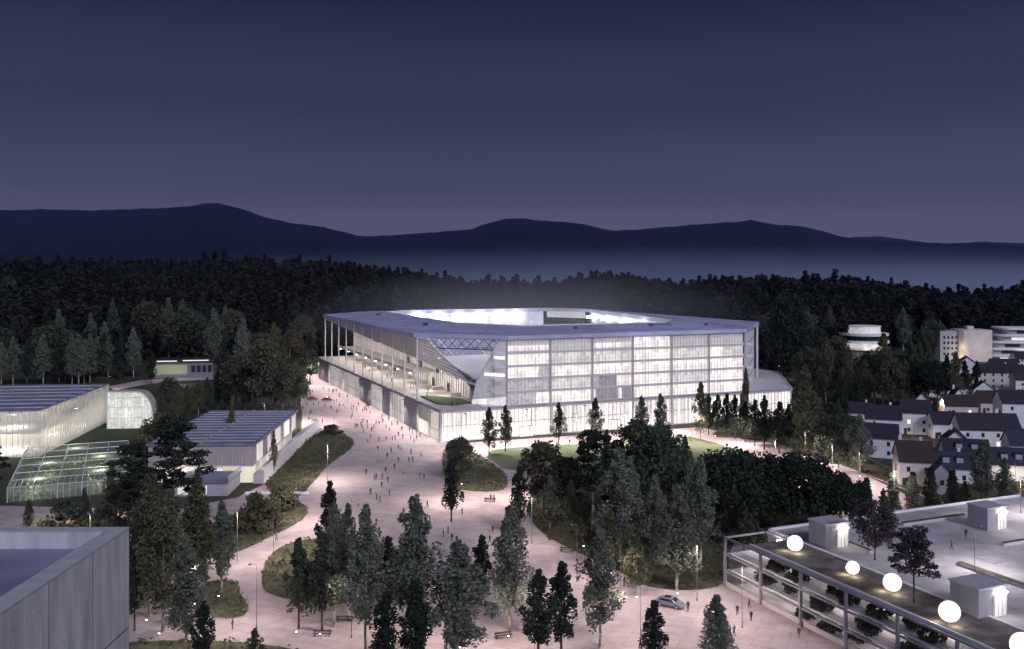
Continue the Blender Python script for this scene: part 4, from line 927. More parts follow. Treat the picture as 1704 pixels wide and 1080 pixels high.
def trunk_mb(kind, h, r, C, seed, m):
    g = random.Random(seed); mb = MB(); tr = h*.0105+.05
    if kind == 'bush':
        for c in C[:12]: mb.tube((0,0,0), c[:3], .06, .02, 5)
        return mb
    px_, py_ = 0, 0; prev = (0,0,0); top = h*.93; segs_ = 7
    pts_ = [(0,0,0)]
    for i in range(1, segs_+1):
        px_ += g.uniform(-.09,.09)*h*.06; py_ += g.uniform(-.09,.09)*h*.06; pts_.append((px_, py_, top*i/segs_))
    for i in range(segs_):
        mb.tube(pts_[i], pts_[i+1], tr*(1-i/segs_*.88), tr*(1-(i+1)/segs_*.88), 7)
    mb.tube((0,0,-.1),(0,0,.35),tr*1.5,tr*1.02,7)
    for c in C[::2 if kind != 'pine' else 1]:
        zb = max(h*.12, c[2]-math.hypot(c[0],c[1])*(.9 if kind != 'pine' else .35)-.2); i = min(segs_-1, int(zb/top*segs_)); b0 = pts_[i]; t = (zb/top*segs_)-i
        s = (lerp(b0[0],pts_[i+1][0],t), lerp(b0[1],pts_[i+1][1],t), zb); mb.tube(s, (c[0],c[1],c[2]), tr*.32, tr*.10, 5)
    return mb
PROTO = {}
def proto(key, kind, h, r, n, nc, leaf, lm, bark, variants):
    out_ = []
    for k in range(variants):
        sd_ = abs(hash(kind))%1 + sum(map(ord, key))*7+k*13
        P, C = crown_pts(kind, h, r, sd_, n, nc); v, f = leaf_cloud(P, leaf, sd_+1, flat=.7)
        cm = np_mesh('crown', v, f, lm); t = trunk_mb(kind, h, r, C, sd_, None)
        me = bpy.data.meshes.new('trunk'); me.from_pydata([tuple(q) for q in t.v], [], t.f); me.materials.append(bark); me.polygons.foreach_set('use_smooth',[True]*len(t.f)); me.update()
        out_.append((me, cm, h, r))
    PROTO[key] = out_
proto('grey_poplar', 'poplar', 18, 3.3, 6500, 74, .30, L_GREY, M['palebark'], 4)
proto('dark_poplar', 'poplar', 15, 2.4, 4600, 56, .30, L_DARK, M['bark'], 3)
proto('green_poplar', 'poplar', 14, 2.5, 4200, 54, .29, L_MID, M['bark'], 3)
proto('olive_poplar', 'poplar', 17, 3.2, 5000, 64, .32, L_OLIVE, M['palebark'], 3)
proto('brown_tree', 'broad', 13, 4.0, 4200, 46, .40, L_BROWN, M['bark'], 3)
proto('dark_broad', 'broad', 13, 5.2, 6500, 60, .42, L_DARK, M['bark'], 3)
proto('green_broad', 'broad', 13, 4.8, 5200, 52, .42, L_MID, M['bark'], 2)
proto('dark_pine', 'pine', 18, 4.2, 5600, 34, .30, L_DARK, M['palebark'], 3)
proto('fir', 'spruce', 12, 2.6, 4200, 60, .30, L_DARK, M['bark'], 2)
proto('plum_tree', 'broad', 9, 3.4, 4200, 44, .30, L_PURPLE, M['bark'], 1)
proto('olive_bush', 'bush', 4.5, 3.2, 2800, 34, .32, L_OLIVE, M['bark'], 2)
proto('dark_bush', 'bush', 2.2, 2.0, 1500, 22, .26, L_MID, M['bark'], 2)
proto('roof_pine', 'pine', 10, 3.6, 3800, 30, .26, L_PURPLE, M['bark'], 1)
NAME = {'grey_poplar':'poplar','dark_poplar':'columnar_tree','green_poplar':'columnar_tree','olive_poplar':'poplar','brown_tree':'broadleaf_tree','dark_broad':'broadleaf_tree','green_broad':'broadleaf_tree','dark_pine':'pine_tree','fir':'fir_tree','plum_tree':'plum_tree','olive_bush':'bush','dark_bush':'bush','roof_pine':'pine_tree'}
CNT = {}
def tree(key, px, py, top, lab, grp=None, wscale=1.0, z=0.0, dz=None):
    x, y, _ = gp(px, py, z); D = y; hh = max(1.0, (py-top)*D/F) if top is not None else None
    return tree_at(key, x, y, z, hh, lab, grp, wscale)
def tree_at(key, x, y, z, hh, lab, grp, wscale=1.0, single=False):
    k = CNT.get(key, 0); CNT[key] = k+1; tm, cm, h0, r0 = PROTO[key][k % len(PROTO[key])]
    s = (hh or h0)/h0; nm = NAME[key]; cat = 'bush' if nm == 'bush' else 'tree'
    T = empty(nm, (x, y, z-.05), (k*2.1) % 6.28, label=lab, cat=cat, group=grp); ws = s**.75*wscale
    T.scale = (ws, ws, s); link('trunk', tm, T); link('crown', cm, T); return T

# --- foreground and middle distance, one by one
TR = [
 ('dark_poplar',751,868,762,'dark slender tree standing alone in the middle of the plaza'),
 ('dark_poplar',548,985,801,'darkest spire-shaped tree rising behind the trees of the oval bed',.8),
 ('green_poplar',497,1046,895,'green slender tree at the left end of the trees by the oval bed'),
 ('green_poplar',536,1050,886,'dark green slender tree second from the left by the oval bed',.9),
 ('grey_poplar',556,1044,838,'grey-green tree third from the left by the oval bed',.75),
 ('grey_poplar',579,1033,838,'grey-green tree with thin pale trunk behind the bench by the oval bed',.75),
 ('grey_poplar',609,1085,840,'tall grey-green poplar right of the oval bed trees',.85),
 ('dark_poplar',645,1020,892,'very dark slender tree between two grey poplars'),
 ('grey_poplar',690,1095,826,'tallest grey-green poplar in the centre of the plaza',1.05),
 ('dark_poplar',641,1125,985,'dark tree cut by the bottom edge below the tall poplars',1.2),
 ('dark_poplar',692,1120,965,'dark pointed tree in front of the tallest grey poplar'),
 ('grey_poplar',762,1120,902,'broad grey-green poplar right of the tallest one',1.35),
 ('dark_poplar',801,1008,890,'dark slender tree right of the broad grey poplar'),
 ('grey_poplar',848,1052,842,'pale grey poplar with visible straight trunk right of centre'),
 ('dark_poplar',863,890,776,'dark tree at the mouth of the path beside the wood'),
 ('dark_poplar',896,1098,948,'left crown of a dark pair of trees near the bottom edge',1.2),
 ('dark_poplar',934,1090,934,'right crown of a dark pair of trees near the bottom edge',1.1),
 ('grey_poplar',998,1078,880,'grey poplar with drooping crown beside the path',1.0),
 ('dark_poplar',1087,1112,1000,'dark tree cut by the bottom edge below the silver car',1.2),
 ('grey_poplar',1193,1125,990,'grey-green tree cut by the bottom edge near the parking deck',1.1),
 ('green_poplar',424,1105,1045,'small sapling at the bottom edge left of the poplars',1.0),
 ('grey_poplar',369,985,835,'grey-green tree with pale trunk on the small round island'),
 ('olive_poplar',328,1000,805,'olive tree left of the small round island'),
 ('grey_poplar',309,1090,892,'bluish grey tree near the concrete building'),
 ('dark_poplar',338,1110,1000,'dark pointed tree at the bottom edge near the concrete building'),
 ('olive_poplar',250,1026,790,'olive tree with bare pale trunk beside the concrete building',1.1),
 ('olive_poplar',271,1050,820,'second bare-trunked olive tree beside the concrete building',1.0),
 ('dark_poplar',224,1050,868,'narrow dark tree hugging the concrete building corner',.6),
 ('dark_pine',288,908,688,'tall dark pine with flat cloud-like branches in front of the pavilion',1.15),
 ('dark_pine',222,915,735,'dark pine with dense top left of the tall pine',1.0),
 ('brown_tree',215,905,800,'brownish tree below the two dark pines',1.1),
 ('brown_tree',262,930,815,'brownish tree under the tallest pine',1.0),
 ('olive_poplar',330,925,780,'slim olive tree right of the pine trunk',.8),
 ('green_poplar',140,880,812,'slim green tree in front of the greenhouse',.8),
 ('green_poplar',48,885,832,'small pale conical shrub near the left edge',.9),
 ('dark_bush',108,880,840,'dark rounded shrub behind the concrete building roof',1.4),
 ('dark_bush',170,882,850,'low dark shrub between slim tree and pines',1.4),
 ('olive_poplar',185,880,770,'slim olive tree at the greenhouse end',.7),
 ('dark_pine',-22,858,715,'pine reaching its dark branches in from the left edge',1.1),
 ('olive_bush',430,882,822,'larger of two rounded olive bushes by the plaza edge',1.0),
 ('olive_bush',470,850,808,'smaller of two rounded olive bushes by the plaza edge',.9),
 ('dark_bush',552,722,708,'low dark shrub on the tip of the pavilion bed',1.6),
 ('olive_poplar',386,762,660,'slim tree against the pavilion side, nearer one',.4),
 ('olive_poplar',456,790,716,'slim tree on the bed right of the pavilion terrace',.45),
 ('green_broad',766,800,728,'autumn-tinted bushy tree at the stadium corner',.8),
 ('brown_tree',752,765,732,'small brownish tree left of the stadium corner bushes',.8),
 ('brown_tree',905,858,735,'brown-green broadleaf tree at the wood edge by the plaza',1.05),
 ('brown_tree',940,872,760,'second brown-green broadleaf tree at the wood edge',1.0),
 ('dark_pine',986,885,712,'black layered pine in the wood in front of the facade',1.15),
 ('olive_poplar',970,905,838,'yellow-green lit small tree at the path edge of the wood',1.2),
 ('grey_poplar',1030,935,745,'pale grey poplar right of the black pine',1.2),
 ('green_broad',1078,880,712,'large leafy tree behind the pale poplar in the wood',.85),
 ('brown_tree',1055,860,700,'brownish tall tree in front of the facade between conifers',.9),
 ('green_broad',1105,860,715,'dark rounded tree in the middle of the wood',.8),
 ('grey_poplar',1126,983,806,'birch-like tree with forked white trunk at the wood corner',1.15),
 ('grey_poplar',1166,938,765,'grey birch-like tree right behind the white-trunked one'),
 ('olive_poplar',1058,990,892,'small bright green lit tree beside the path',1.2),
 ('olive_poplar',1015,950,850,'small lit tree with thin trunk left of the path edge',1.0),
 ('dark_poplar',1012,925,800,'slender dark tree under the pale poplar in the wood',1.0),
 ('dark_broad',1214,905,748,'large round dark tree at the middle of the wood',.95),
 ('dark_broad',1262,890,756,'second large round dark tree in the wood',.9),
 ('dark_broad',1335,892,754,'wide black tree above the parking deck',1.05),
 ('dark_broad',1385,890,785,'dark rounded tree right of the wide black tree',.9),
 ('grey_poplar',1300,888,806,'thin grey tree in front of the dark wood near the deck',.9),
 ('green_bush' if False else 'olive_bush',1256,905,868,'small lit green bush beside the parking deck corner',.8),
 ('fir',1442,868,795,'dark fir beside the deck corner kiosk',.9),
 ('fir',1486,850,787,'first dark fir of the row below the pinkish house'),
 ('fir',1519,850,785,'second dark fir of the row below the pinkish house'),
 ('fir',1549,848,778,'third dark fir of the row below the pinkish house'),
 ('fir',1585,852,782,'fourth dark fir of the row, beside the slate roofs'),
 ('grey_poplar',1636,845,732,'grey-green poplar in front of the slate-roofed houses',1.0),
 ('grey_poplar',1672,850,762,'second grey poplar at the right near the far kiosk',.9),
 ('green_poplar',814,756,678,'first slim tree in front of the stadium lobby'),
 ('green_poplar',841,752,674,'second slim tree in front of the stadium lobby'),
 ('green_poplar',930,742,670,'slim tree before the lobby between second and third facade columns'),
 ('green_poplar',991,736,662,'slim pointed tree before the lobby above the black pine'),
 ('grey_poplar',1067,758,660,'grey-green tree before the lobby left of its twin',.85),
 ('grey_poplar',1099,754,655,'grey-green tree before the lobby right of its twin',.85),
 ('olive_poplar',1166,734,636,'pale tall tree before the last facade bays',.75),
 ('dark_poplar',1179,724,655,'first dark columnar tree of the row by the right path'),
 ('dark_poplar',1194,726,656,'second dark columnar tree of the row by the right path'),
 ('dark_poplar',1209,727,655,'third dark columnar tree of the row by the right path'),
 ('dark_poplar',1223,730,657,'fourth dark columnar tree of the row by the right path'),
 ('olive_poplar',1241,733,612,'tall thin pale tree behind the row by the right path',.5),
 ('dark_poplar',1240,736,667,'fifth dark columnar tree of the row by the right path'),
 ('dark_poplar',1256,742,665,'sixth dark columnar tree of the row by the right path'),
 ('dark_poplar',1272,748,658,'seventh dark columnar tree of the row by the right path'),
 ('dark_poplar',1297,755,668,'eighth dark columnar tree of the row by the right path',1.15),
 ('dark_poplar',1312,742,672,'ninth dark columnar tree of the row by the right path'),
 ('olive_poplar',1340,752,608,'tall brownish poplar right of the stadium podium',1.05),
 ('grey_poplar',1430,790,690,'olive-grey poplar in front of the village street',1.2),
 ('green_broad',1385,770,690,'rounded green tree at the start of the village',.8),
 ('olive_bush',1338,757,735,'lit green bush beside the right path',1.0),
 ('dark_broad',1312,640,494,'very tall dark tree right behind the stadium corner',.72),
 ('brown_tree',1395,652,560,'tall tree left of the round stacked building',.9),
]
for t in TR:
    tree(t[0], t[1], t[2], t[3], t[4], 'trees around the plaza' if t[0] not in ('olive_bush','dark_bush') else 'bushes around the plaza', t[5] if len(t) > 5 else 1.0)
x,y,_ = gp(1521,1003,DZ+.2); tree_at('roof_pine',x,y,DZ+.2,10.6,'small dark pine growing on the planted roof strip among the globes',None)
x,y,_ = gp(1456,930,DZ+.2); tree_at('plum_tree',x,y,DZ+.2,9.5,'dense plum-coloured tree on the roof behind the second globe',None,.85)
for k,(b_,a_,z_) in enumerate(((2,3,3.0),(2.2,0,5.9),(1.8,-5,5.9),(2,-10,3.0),(2.2,-12,.1),(2,-16,5.9),(2.1,-20,3.0),(2,-22,5.9),(2.2,-28,3.0),(2,-31,5.9),(2.4,-36,.1),(3.5,-2,3.0),(4,-8,3.0),(3,-13,5.9),(4,-18,3.0),(3,-24,.1),(4,-27,5.9),(3,-34,3.0),(4,-40,.1),(3,-6,.1),(4,-16,.1))):
    x,y,_ = gw_(b_,a_); tree_at('dark_bush',x,y,z_,2.1,'dark potted shrub standing inside the open parking deck','shrubs inside the parking deck',.9)

# --- the belt of mixed trees right of the stadium, and behind the pavilion
g = np.random.default_rng(21)
belt = []
for px,py,top,key in ((1345,665,580,'green_broad'),(1360,690,590,'dark_poplar'),(1375,672,562,'olive_poplar'),(1392,690,600,'dark_poplar'),(1410,676,590,'olive_poplar'),(1425,690,610,'dark_poplar'),(1440,682,598,'olive_poplar'),(1455,676,585,'dark_broad'),(1470,672,555,'olive_poplar'),(1483,690,600,'brown_tree'),(1500,678,590,'dark_poplar'),(1515,672,560,'green_poplar'),(1530,668,570,'green_poplar'),(1545,678,600,'dark_broad'),(1560,672,600,'green_poplar'),(1575,668,590,'dark_poplar'),(1590,676,585,'olive_poplar'),(1605,662,600,'dark_poplar'),(1400,712,640,'dark_poplar'),(1350,715,650,'green_poplar'),(1372,735,670,'dark_broad'),(1412,740,690,'green_broad'),(1330,640,560,'dark_broad'),(1290,622,560,'green_broad'),(1280,612,575,'brown_tree'),(1352,632,545,'dark_broad'),(1625,650,600,'dark_poplar'),(1395,725,665,'green_poplar'),(1360,770,720,'dark_poplar'),(1395,785,735,'green_broad'),(1470,860,812,'dark_poplar'),(1420,870,800,'dark_broad'),(1605,860,800,'dark_poplar'),(1455,745,700,'olive_poplar')):
    belt.append(tree(key, px, py, top, 'tree in the mixed belt between the stadium podium and the village roofs', 'mixed tree belt beside the village', .95))
for px,py,top,key in ((283,690,628,'brown_tree'),(296,700,645,'olive_poplar'),(312,695,640,'green_poplar'),(330,690,632,'olive_poplar'),(345,688,628,'green_poplar'),(362,684,615,'dark_poplar'),(378,686,610,'dark_poplar'),(392,684,592,'brown_tree'),(408,690,600,'dark_poplar'),(424,686,590,'brown_tree'),(441,690,565,'brown_tree'),(458,686,590,'dark_poplar'),(470,680,600,'olive_poplar'),(484,690,606,'green_broad'),(500,668,600,'green_poplar'),(486,640,548,'brown_tree'),(405,640,532,'grey_poplar'),(438,640,562,'brown_tree'),(355,622,513,'grey_poplar'),(372,640,560,'dark_poplar'),(222,628,545,'grey_poplar'),(200,632,560,'dark_poplar'),(180,628,560,'grey_poplar'),(150,636,555,'grey_poplar'),(120,640,562,'grey_poplar'),(98,640,560,'dark_poplar'),(72,640,556,'grey_poplar'),(45,640,565,'dark_poplar'),(22,640,560,'grey_poplar'),(2,642,570,'grey_poplar'),(252,640,585,'dark_poplar'),(512,610,560,'brown_tree'),(462,622,560,'dark_broad'),(262,745,690,'olive_bush'),(270,720,655,'green_poplar')):
    tree(key, px, py, top, 'tall tree at the dim forest edge behind the pavilion and hall', 'forest edge trees behind the pavilion', .95)

g = np.random.default_rng(91)
for i in range(62):
    px = float(g.uniform(-10, 520)); py = float(g.uniform(596, 642)); 
    if 240 < px < 352 and py > 600: py = float(g.uniform(590, 600))
    if px > 180 and 615 < py < 642 and not (px > 400): continue
    tree(('grey_poplar','green_poplar','dark_poplar','green_broad','olive_poplar','brown_tree')[int(g.integers(0,6))], px, py, py-float(g.uniform(60, 105)), 'tall tree at the dim forest edge behind the pavilion and hall', 'forest edge trees behind the pavilion', 1.0)
for i in range(40):
    px = float(g.uniform(1262, 1704)); py = float(g.uniform(578, 640))
    if (1385 < px < 1490 or px > 1555) : continue
    tree(('green_broad','green_poplar','dark_poplar','grey_poplar','olive_poplar','brown_tree')[int(g.integers(0,6))], px, py, py-float(g.uniform(55, 100)), 'tree in the mixed belt between the stadium podium and the village roofs', 'mixed tree belt beside the village', 1.0)
for px,py,top,key in ((915,880,790,'grey_poplar'),(950,900,800,'green_poplar'),(1048,915,760,'grey_poplar'),(1090,935,790,'grey_poplar'),(1145,905,770,'grey_poplar'),(1190,900,800,'green_poplar'),(1238,915,835,'green_poplar'),(1290,880,790,'green_broad'),(1180,855,770,'green_broad'),(895,835,745,'green_poplar'),(1010,800,715,'green_poplar'),(1140,800,725,'green_poplar')):
    tree(key, px, py, top, 'slim leafy tree filling the wood between the plaza path and the lawn', 'slim trees inside the wood', .9)

# --- forest: the nearest ~240 as trees of their own, the rest as one mass
def far_mesh(kind, h, r, n, nc, leaf, seed):
    P, C = crown_pts(kind, h, r, seed, n, nc); v, f = leaf_cloud(P, leaf, seed+1, flat=.7); return v, f
far_protos = []
for k, (kd, h, r) in enumerate((('poplar',20,3.0),('spruce',20,3.4),('poplar',17,3.4),('broad',17,5.2),('pine',20,4.4),('spruce',18,3.0))):
    v, f = far_mesh(kd, h, r, 900, 30, .85, 300+k); t = MB(); t.tube((0,0,-1),(0,0,h*.9),.22,.05,5)
    tv = np.array([tuple(q) for q in t.v]); fq = [list(q) for q in t.f if len(q) == 4]; fv = np.array(fq)+len(v)
    far_protos.append((np_mesh('forest_tree', np.vstack([v, tv]), np.vstack([f, fv]), [(L_FAR, L_FARG, L_FARB)[k % 3], M['bark']], np.r_[np.zeros(len(f)), np.ones(len(fv))]), h))
def stadium_clear(x, y):
    dx, dy = x+23.2, y-295.3; v_ = dx*ca+dy*sa; u_ = -dx*sa+dy*ca
    return (v_ > -22) & (v_ < 195) & (u_ > -20) & (u_ < 226)
g = np.random.default_rng(77); cand = []
N_ = 30000
yy = np.sqrt(g.uniform(455**2, 1350**2, N_)); kk = g.uniform(-.66, .64, N_); xx = kk*yy
keep = ~stadium_clear(xx, yy)
px_ = CX+F*kk
lim = np.interp(px_, [-100,0,150,260,345,420,520,600,1250,1290,1400,1500,1560,1704,1800],[500,500,500,560,560,500,500,520,500,470,560,640,650,660,660])
keep &= yy > lim
dens = np.interp(yy, [450,700,1350],[1,.75,.42]); keep &= g.uniform(0,1,N_) < dens*.9
xx, yy, px_ = xx[keep], yy[keep], px_[keep]
# spacing
order = np.argsort(yy); xx, yy = xx[order], yy[order]; grid = {}; sel = []
for i in range(len(xx)):
    c = (int(xx[i]//6), int(yy[i]//6)); bad = False
    for a in (-1,0,1):
        for b in (-1,0,1):
            for j in grid.get((c[0]+a, c[1]+b), ()):
                if (xx[i]-xx[j])**2+(yy[i]-yy[j])**2 < 27: bad = True
    if not bad: grid.setdefault(c, []).append(i); sel.append(i)
xx, yy = xx[sel], yy[sel]; zz = terr(xx, yy)
NI = 170
for i in range(min(NI, len(xx))):
    me, h0 = far_protos[int(g.integers(0, 6))]; s = g.uniform(.75, 1.2)
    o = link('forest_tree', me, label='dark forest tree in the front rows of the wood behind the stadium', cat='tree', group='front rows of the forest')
    o.location = (xx[i], yy[i], zz[i]); o.rotation_euler = (0,0,g.uniform(0,6.28)); o.scale = (s*1.05, s*1.05, s)
lowp = []
for k, (kd, h, r) in enumerate((('poplar',20,2.8),('spruce',21,3.2),('poplar',17,3.4),('broad',17,5.0),('pine',19,4.2))):
    lowp.append(far_mesh(kd, h, r, 150, 20, 1.9, 500+k))
VV, FF, MI = [], [], []; base = 0
for i in range(NI, len(xx)):
    v, f = lowp[int(g.integers(0, 5))]; s = g.uniform(.55, 1.25)*(1.0 if g.uniform() > .08 else 1.3)*(1+.12*math.sin(xx[i]*.021+2*math.sin(yy[i]*.013))); a = g.uniform(0, 6.28); MI.append(np.full(len(f), int(g.choice([0,0,0,1,1,2])))); c_, s_ = math.cos(a), math.sin(a)
    w_ = np.stack([(v[:,0]*c_-v[:,1]*s_)*s*1.1+xx[i], (v[:,0]*s_+v[:,1]*c_)*s*1.1+yy[i], v[:,2]*s+zz[i]], 1); VV.append(w_); FF.append(f+base); base += len(v)
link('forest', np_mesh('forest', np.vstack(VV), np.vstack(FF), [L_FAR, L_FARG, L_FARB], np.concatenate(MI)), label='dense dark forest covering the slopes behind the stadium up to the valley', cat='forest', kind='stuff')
print('FOREST', len(xx), base)

# ------------------------------------------------------------------ street lamps
LAMPS = [(427,1048),(1066,1086),(330,1040),(545,800),(492,870),(455,935),(520,640),(508,705),(585,1062),(742,838),(852,830),(885,905),(960,968),(1033,1008),(1160,1000),(1235,1045),(890,1090),
         (790,752),(880,744),(960,740),(1040,736),(1120,722),(1290,790),(1385,800),(1488,852),(1150,735),(1225,742),(500,626),(395,935),(545,905),(740,1080),(1340,775),(1430,812)]
for i,(px,py) in enumerate(LAMPS):
    x,y,_ = gp(px,py)
    near = 'slim white lamp post standing at the left bend of the plaza' if i == 0 else ('slim lamp post at the bottom edge near the silver car' if i == 1 else 'slim white lamp post along the plaza and its paths')
    lamp_post(x, y, 0, 10.0, 3600 if y < 190 else 8500 if y < 250 else 15500, near, 'lamp posts along the plaza' if i > 1 else None)
VL = [(1520,735),(1590,760),(1560,690),(1400,700),(1450,655),(1650,730),(1690,810),(1600,640),(1340,690),(1300,630),(300,640),(180,650),(440,700),(470,640),(60,900),(150,905),(150,760+105)]
for px,py in VL:
    x,y,_ = gp(px,py); lamp_post(x, y, 0, 6.5, 2400, 'low lamp post between trees and houses off the plaza', 'outlying lamp posts', (1,.82,.62))
# uplights at tree feet
for px,py in ((1128,986),(1060,992),(972,908),(1018,952),(905,868),(498,1049),(537,1053),(250,1030),(271,1052),(369,990),(330,1003),(1240,738),(1338,760),(1430,792),(1255,908),(700,1060),(768,1075),(770,805),(262,935),(1372,690),(1472,690),(1592,690),(441,695),(392,690),(848,1056),(1000,1072),(1190,725),(288,912)):
    x,y,_ = gp(px,py); G = empty('ground_uplight',(x-.2,y-1.0,.03),0,label='small ground uplight at the foot of a lit tree',cat='uplight',group='tree uplights')
    mb = MB(); mb.tube((0,0,0),(0,0,.16),.16,.18,10); mb.build('housing', M['darkmetal'], G); mb = MB(); mb.tube((0,0,.161),(0,0,.18),.14,.14,10); mb.build('lens', M['lamp'], G)
    l = lampobj('uplight_lamp','SPOT',(0,0,.3),330 if (px,py) in ((1060,992),(972,908),(1018,952),(905,868),(1372,690),(1472,690),(1592,690),(441,695),(392,690),(1338,760)) else 90,G,size=.15,color=(1,.82,.50),spot=70); aim(l,(.2,1.0,6))

# ------------------------------------------------------------------ people
def person_mesh(coat, trouser, pose, seed):
    g = random.Random(seed); st = {'walk':.22,'stand':.05,'stride':.3}[pose]
    J = {'pelvis':(0,0,.95,.15),'waist':(0,0,1.1,.135),'chest':(0,.01,1.32,.165),'neck':(0,0,1.5,.06),'head':(0,.02,1.62,.10),'crown':(0,.01,1.73,.07),
         'nose':(0,.115,1.62,.018),
         'lh':(.09,0,.92,.10),'lk':(.10,st*.55+.03,.50,.065),'la':(.10,st*.5-.02,.09,.045),'lt':(.11,st*.5+.16,.04,.04),
         'rh':(-.09,0,.92,.10),'rk':(-.10,-st*.25+.04,.50,.065),'ra':(-.10,-st*.95,.11,.045),'rt':(-.11,-st*.95+.15,.04,.04),
         'ls':(.19,0,1.42,.065),'le':(.25,-st*.5,1.16,.048),'lw':(.25,-st*.35+.08,.92,.035),'lf':(.25,-st*.3+.13,.83,.03),
         'rs':(-.19,0,1.42,.065),'re':(-.25,st*.4,1.16,.048),'rw':(-.25,st*.55+.1,.94,.035),'rf':(-.25,st*.6+.15,.86,.03)}
    E = [('pelvis','waist'),('waist','chest'),('chest','neck'),('neck','head'),('head','crown'),('head','nose'),('pelvis','lh'),('lh','lk'),('lk','la'),('la','lt'),('pelvis','rh'),('rh','rk'),('rk','ra'),('ra','rt'),
         ('chest','ls'),('ls','le'),('le','lw'),('lw','lf'),('chest','rs'),('rs','re'),('re','rw'),('rw','rf')]
    ks = list(J); me = bpy.data.meshes.new('body'); me.from_pydata([J[k][:3] for k in ks], [(ks.index(a), ks.index(b)) for a,b in E], [])
    o = bpy.data.objects.new('tmp', me); COL.objects.link(o); md = o.modifiers.new('s','SKIN'); 
    for i,k in enumerate(ks): me.skin_vertices[0].data[i].radius = (J[k][3],)*2
    me.skin_vertices[0].data[0].use_root = True
    sb = o.modifiers.new('u','SUBSURF'); sb.levels = 1; sb.render_levels = 1
    dg = bpy.context.evaluated_depsgraph_get(); m2 = bpy.data.meshes.new_from_object(o.evaluated_get(dg)); bpy.data.objects.remove(o)
    m2.materials.clear()
    for mm in (coat, trouser, M['skin'], M['hair'], M['darkmetal']): m2.materials.append(mm)
    for p in m2.polygons:
        c = p.center; p.use_smooth = True
        if c.z > 1.66 or (c.z > 1.56 and c.y < -.01): k = 3
        elif c.z > 1.5: k = 2
        elif abs(c.x) > .2 and c.z < .93: k = 2
        elif c.z < .1: k = 4
        elif c.z < .86: k = 1
        else: k = 0
        p.material_index = k
    m2.name = 'person'; return m2
cols = {'dark':(.03,.03,.04),'red':(.22,.03,.035),'blue':(.05,.08,.17),'pale':(.45,.42,.40),'brown':(.10,.06,.04),'grey':(.14,.14,.15)}
pm = []
for i,(cn, tn, ps) in enumerate((('dark','dark','walk'),('dark','blue','stand'),('blue','dark','stride'),('red','dark','walk'),('brown','dark','stand'),('grey','dark','stride'),('pale','blue','walk'),('dark','brown','stride'))):
    pm.append((cn, person_mesh(mat('coat_'+cn+str(i), cols[cn], .9, var=.2, scale=6), mat('trousers_'+tn+str(i), tuple(c*.8 for c in cols[tn]), .9, var=.2, scale=6), ps, i)))
PP = [(500+a/5.4, 640+(b+14)/5.4) for a,b in ((255,50),(120,110),(385,190),(330,245),(280,210),(460,220),(475,230),(520,180),(350,105),(420,108),(560,235),(575,225),(592,230),(455,298),(490,376),(507,378),(600,342),(605,382),(680,348),(660,385),(565,422),(630,468),(605,508),(705,500),(770,492),(825,487),(850,487),(880,452),(770,383),(820,362),(800,408),(910,403),(980,408),(1045,482),(1075,462),(1020,508),(990,488),(880,572),(905,577),(695,586),(815,598),(780,648),(880,686),(993,612),(975,688),(1005,685),(1085,636),(845,752),(765,782),(590,797),(665,846),(682,836),(735,838),(785,868),(925,797),(1110,840),(1075,828),(730,916),(630,976),(800,992),(685,1028),(715,1046),(300,300),(560,330),(640,410),(740,330),(160,170),(220,190),(90,140))]
PP += [(420+a/3.177, 740+b/3.177) for a,b in ((128,512),(780,400),(800,375),(655,428),(938,412),(925,332),(1108,372),(1035,472),(1260,298),(1276,296),(1255,520),(1270,465),(1055,512),(1100,548),(1080,524),(1010,490),(1120,560),(560,330),(480,420))]
PP += [(1227,1024),(1250,1034),(1247,1012),(1039,976),(387,1048),(886,744),(905,742),(948,740),(1005,738),(1160,722),(1214,714),(1335,1050),(1329,1062),(1222,1058),(770,748),(1060,976),(1145,1018)]
gq = np.random.default_rng(8)
for i in range(80):
    u_, v_ = gq.uniform(8, 190), -gq.uniform(2, 42); a_ = sw(v_, u_); PP.append((CX+F*a_[0]/a_[1]+gq.uniform(-3,3), HY+F*CH/a_[1]))
occ = []
def clear_of(x, y): return all((x-a)**2+(y-b)**2 > .36 for a,b in occ)
g = np.random.default_rng(5)
for i,(px,py) in enumerate(PP):
    x,y,_ = gp(px,py); 
    if not clear_of(x,y): x += .9
    occ.append((x,y)); cn, me = pm[i % 8]; z = .03
    lab = 'person in %s clothing walking across the wide plaza beside the stadium' % cn; grp = 'people on the plaza'
    if (round(px),round(py)) == (387,1048): lab, grp = 'lone person in %s clothes near the small round island' % cn, None
    if abs(px-460.3) < .6 and py > 895: lab, grp = 'lone person in %s clothes walking beside the left bed kerb' % cn, None
    o = link('person', me, label=lab, cat='person', group=grp); o.location = (x,y,z); s = g.uniform(.95,1.08); o.scale = (s,s,s); o.rotation_euler = (0,0,g.uniform(0,6.28))
for v_,u_,cn in ((6.5,7.5,0),(8.5,7.5,1),(10,44,4),(8,60,3),(12,66,0),(6,80,5),(9,98,2),(14,105,7),(7,120,1),(10,140,0),(16,8,6),(19,5.5,0),(5,30,3)):
    c_, me = pm[cn]; x,y,_ = sw(v_,u_); o = link('person', me, label='person in %s clothes standing on the raised stadium terrace' % c_, cat='person', group='people on the stadium terrace'); o.location = (x,y,PH+.52 if 9<u_<34 and v_<15 else PH+.03); o.rotation_euler = (0,0,v_)
for b_,a_,k in ((30,-25,6),(38,-6,0),(52,-30,6),(30,-10,5)):
    c_, me = pm[k]; x,y,_ = gw_(b_,a_); o = link('person', me, label='person in %s clothes on the pale roof plaza' % c_, cat='person', group='people on the roof plaza'); o.location = (x,y,DZ+.03); o.rotation_euler = (0,0,b_)

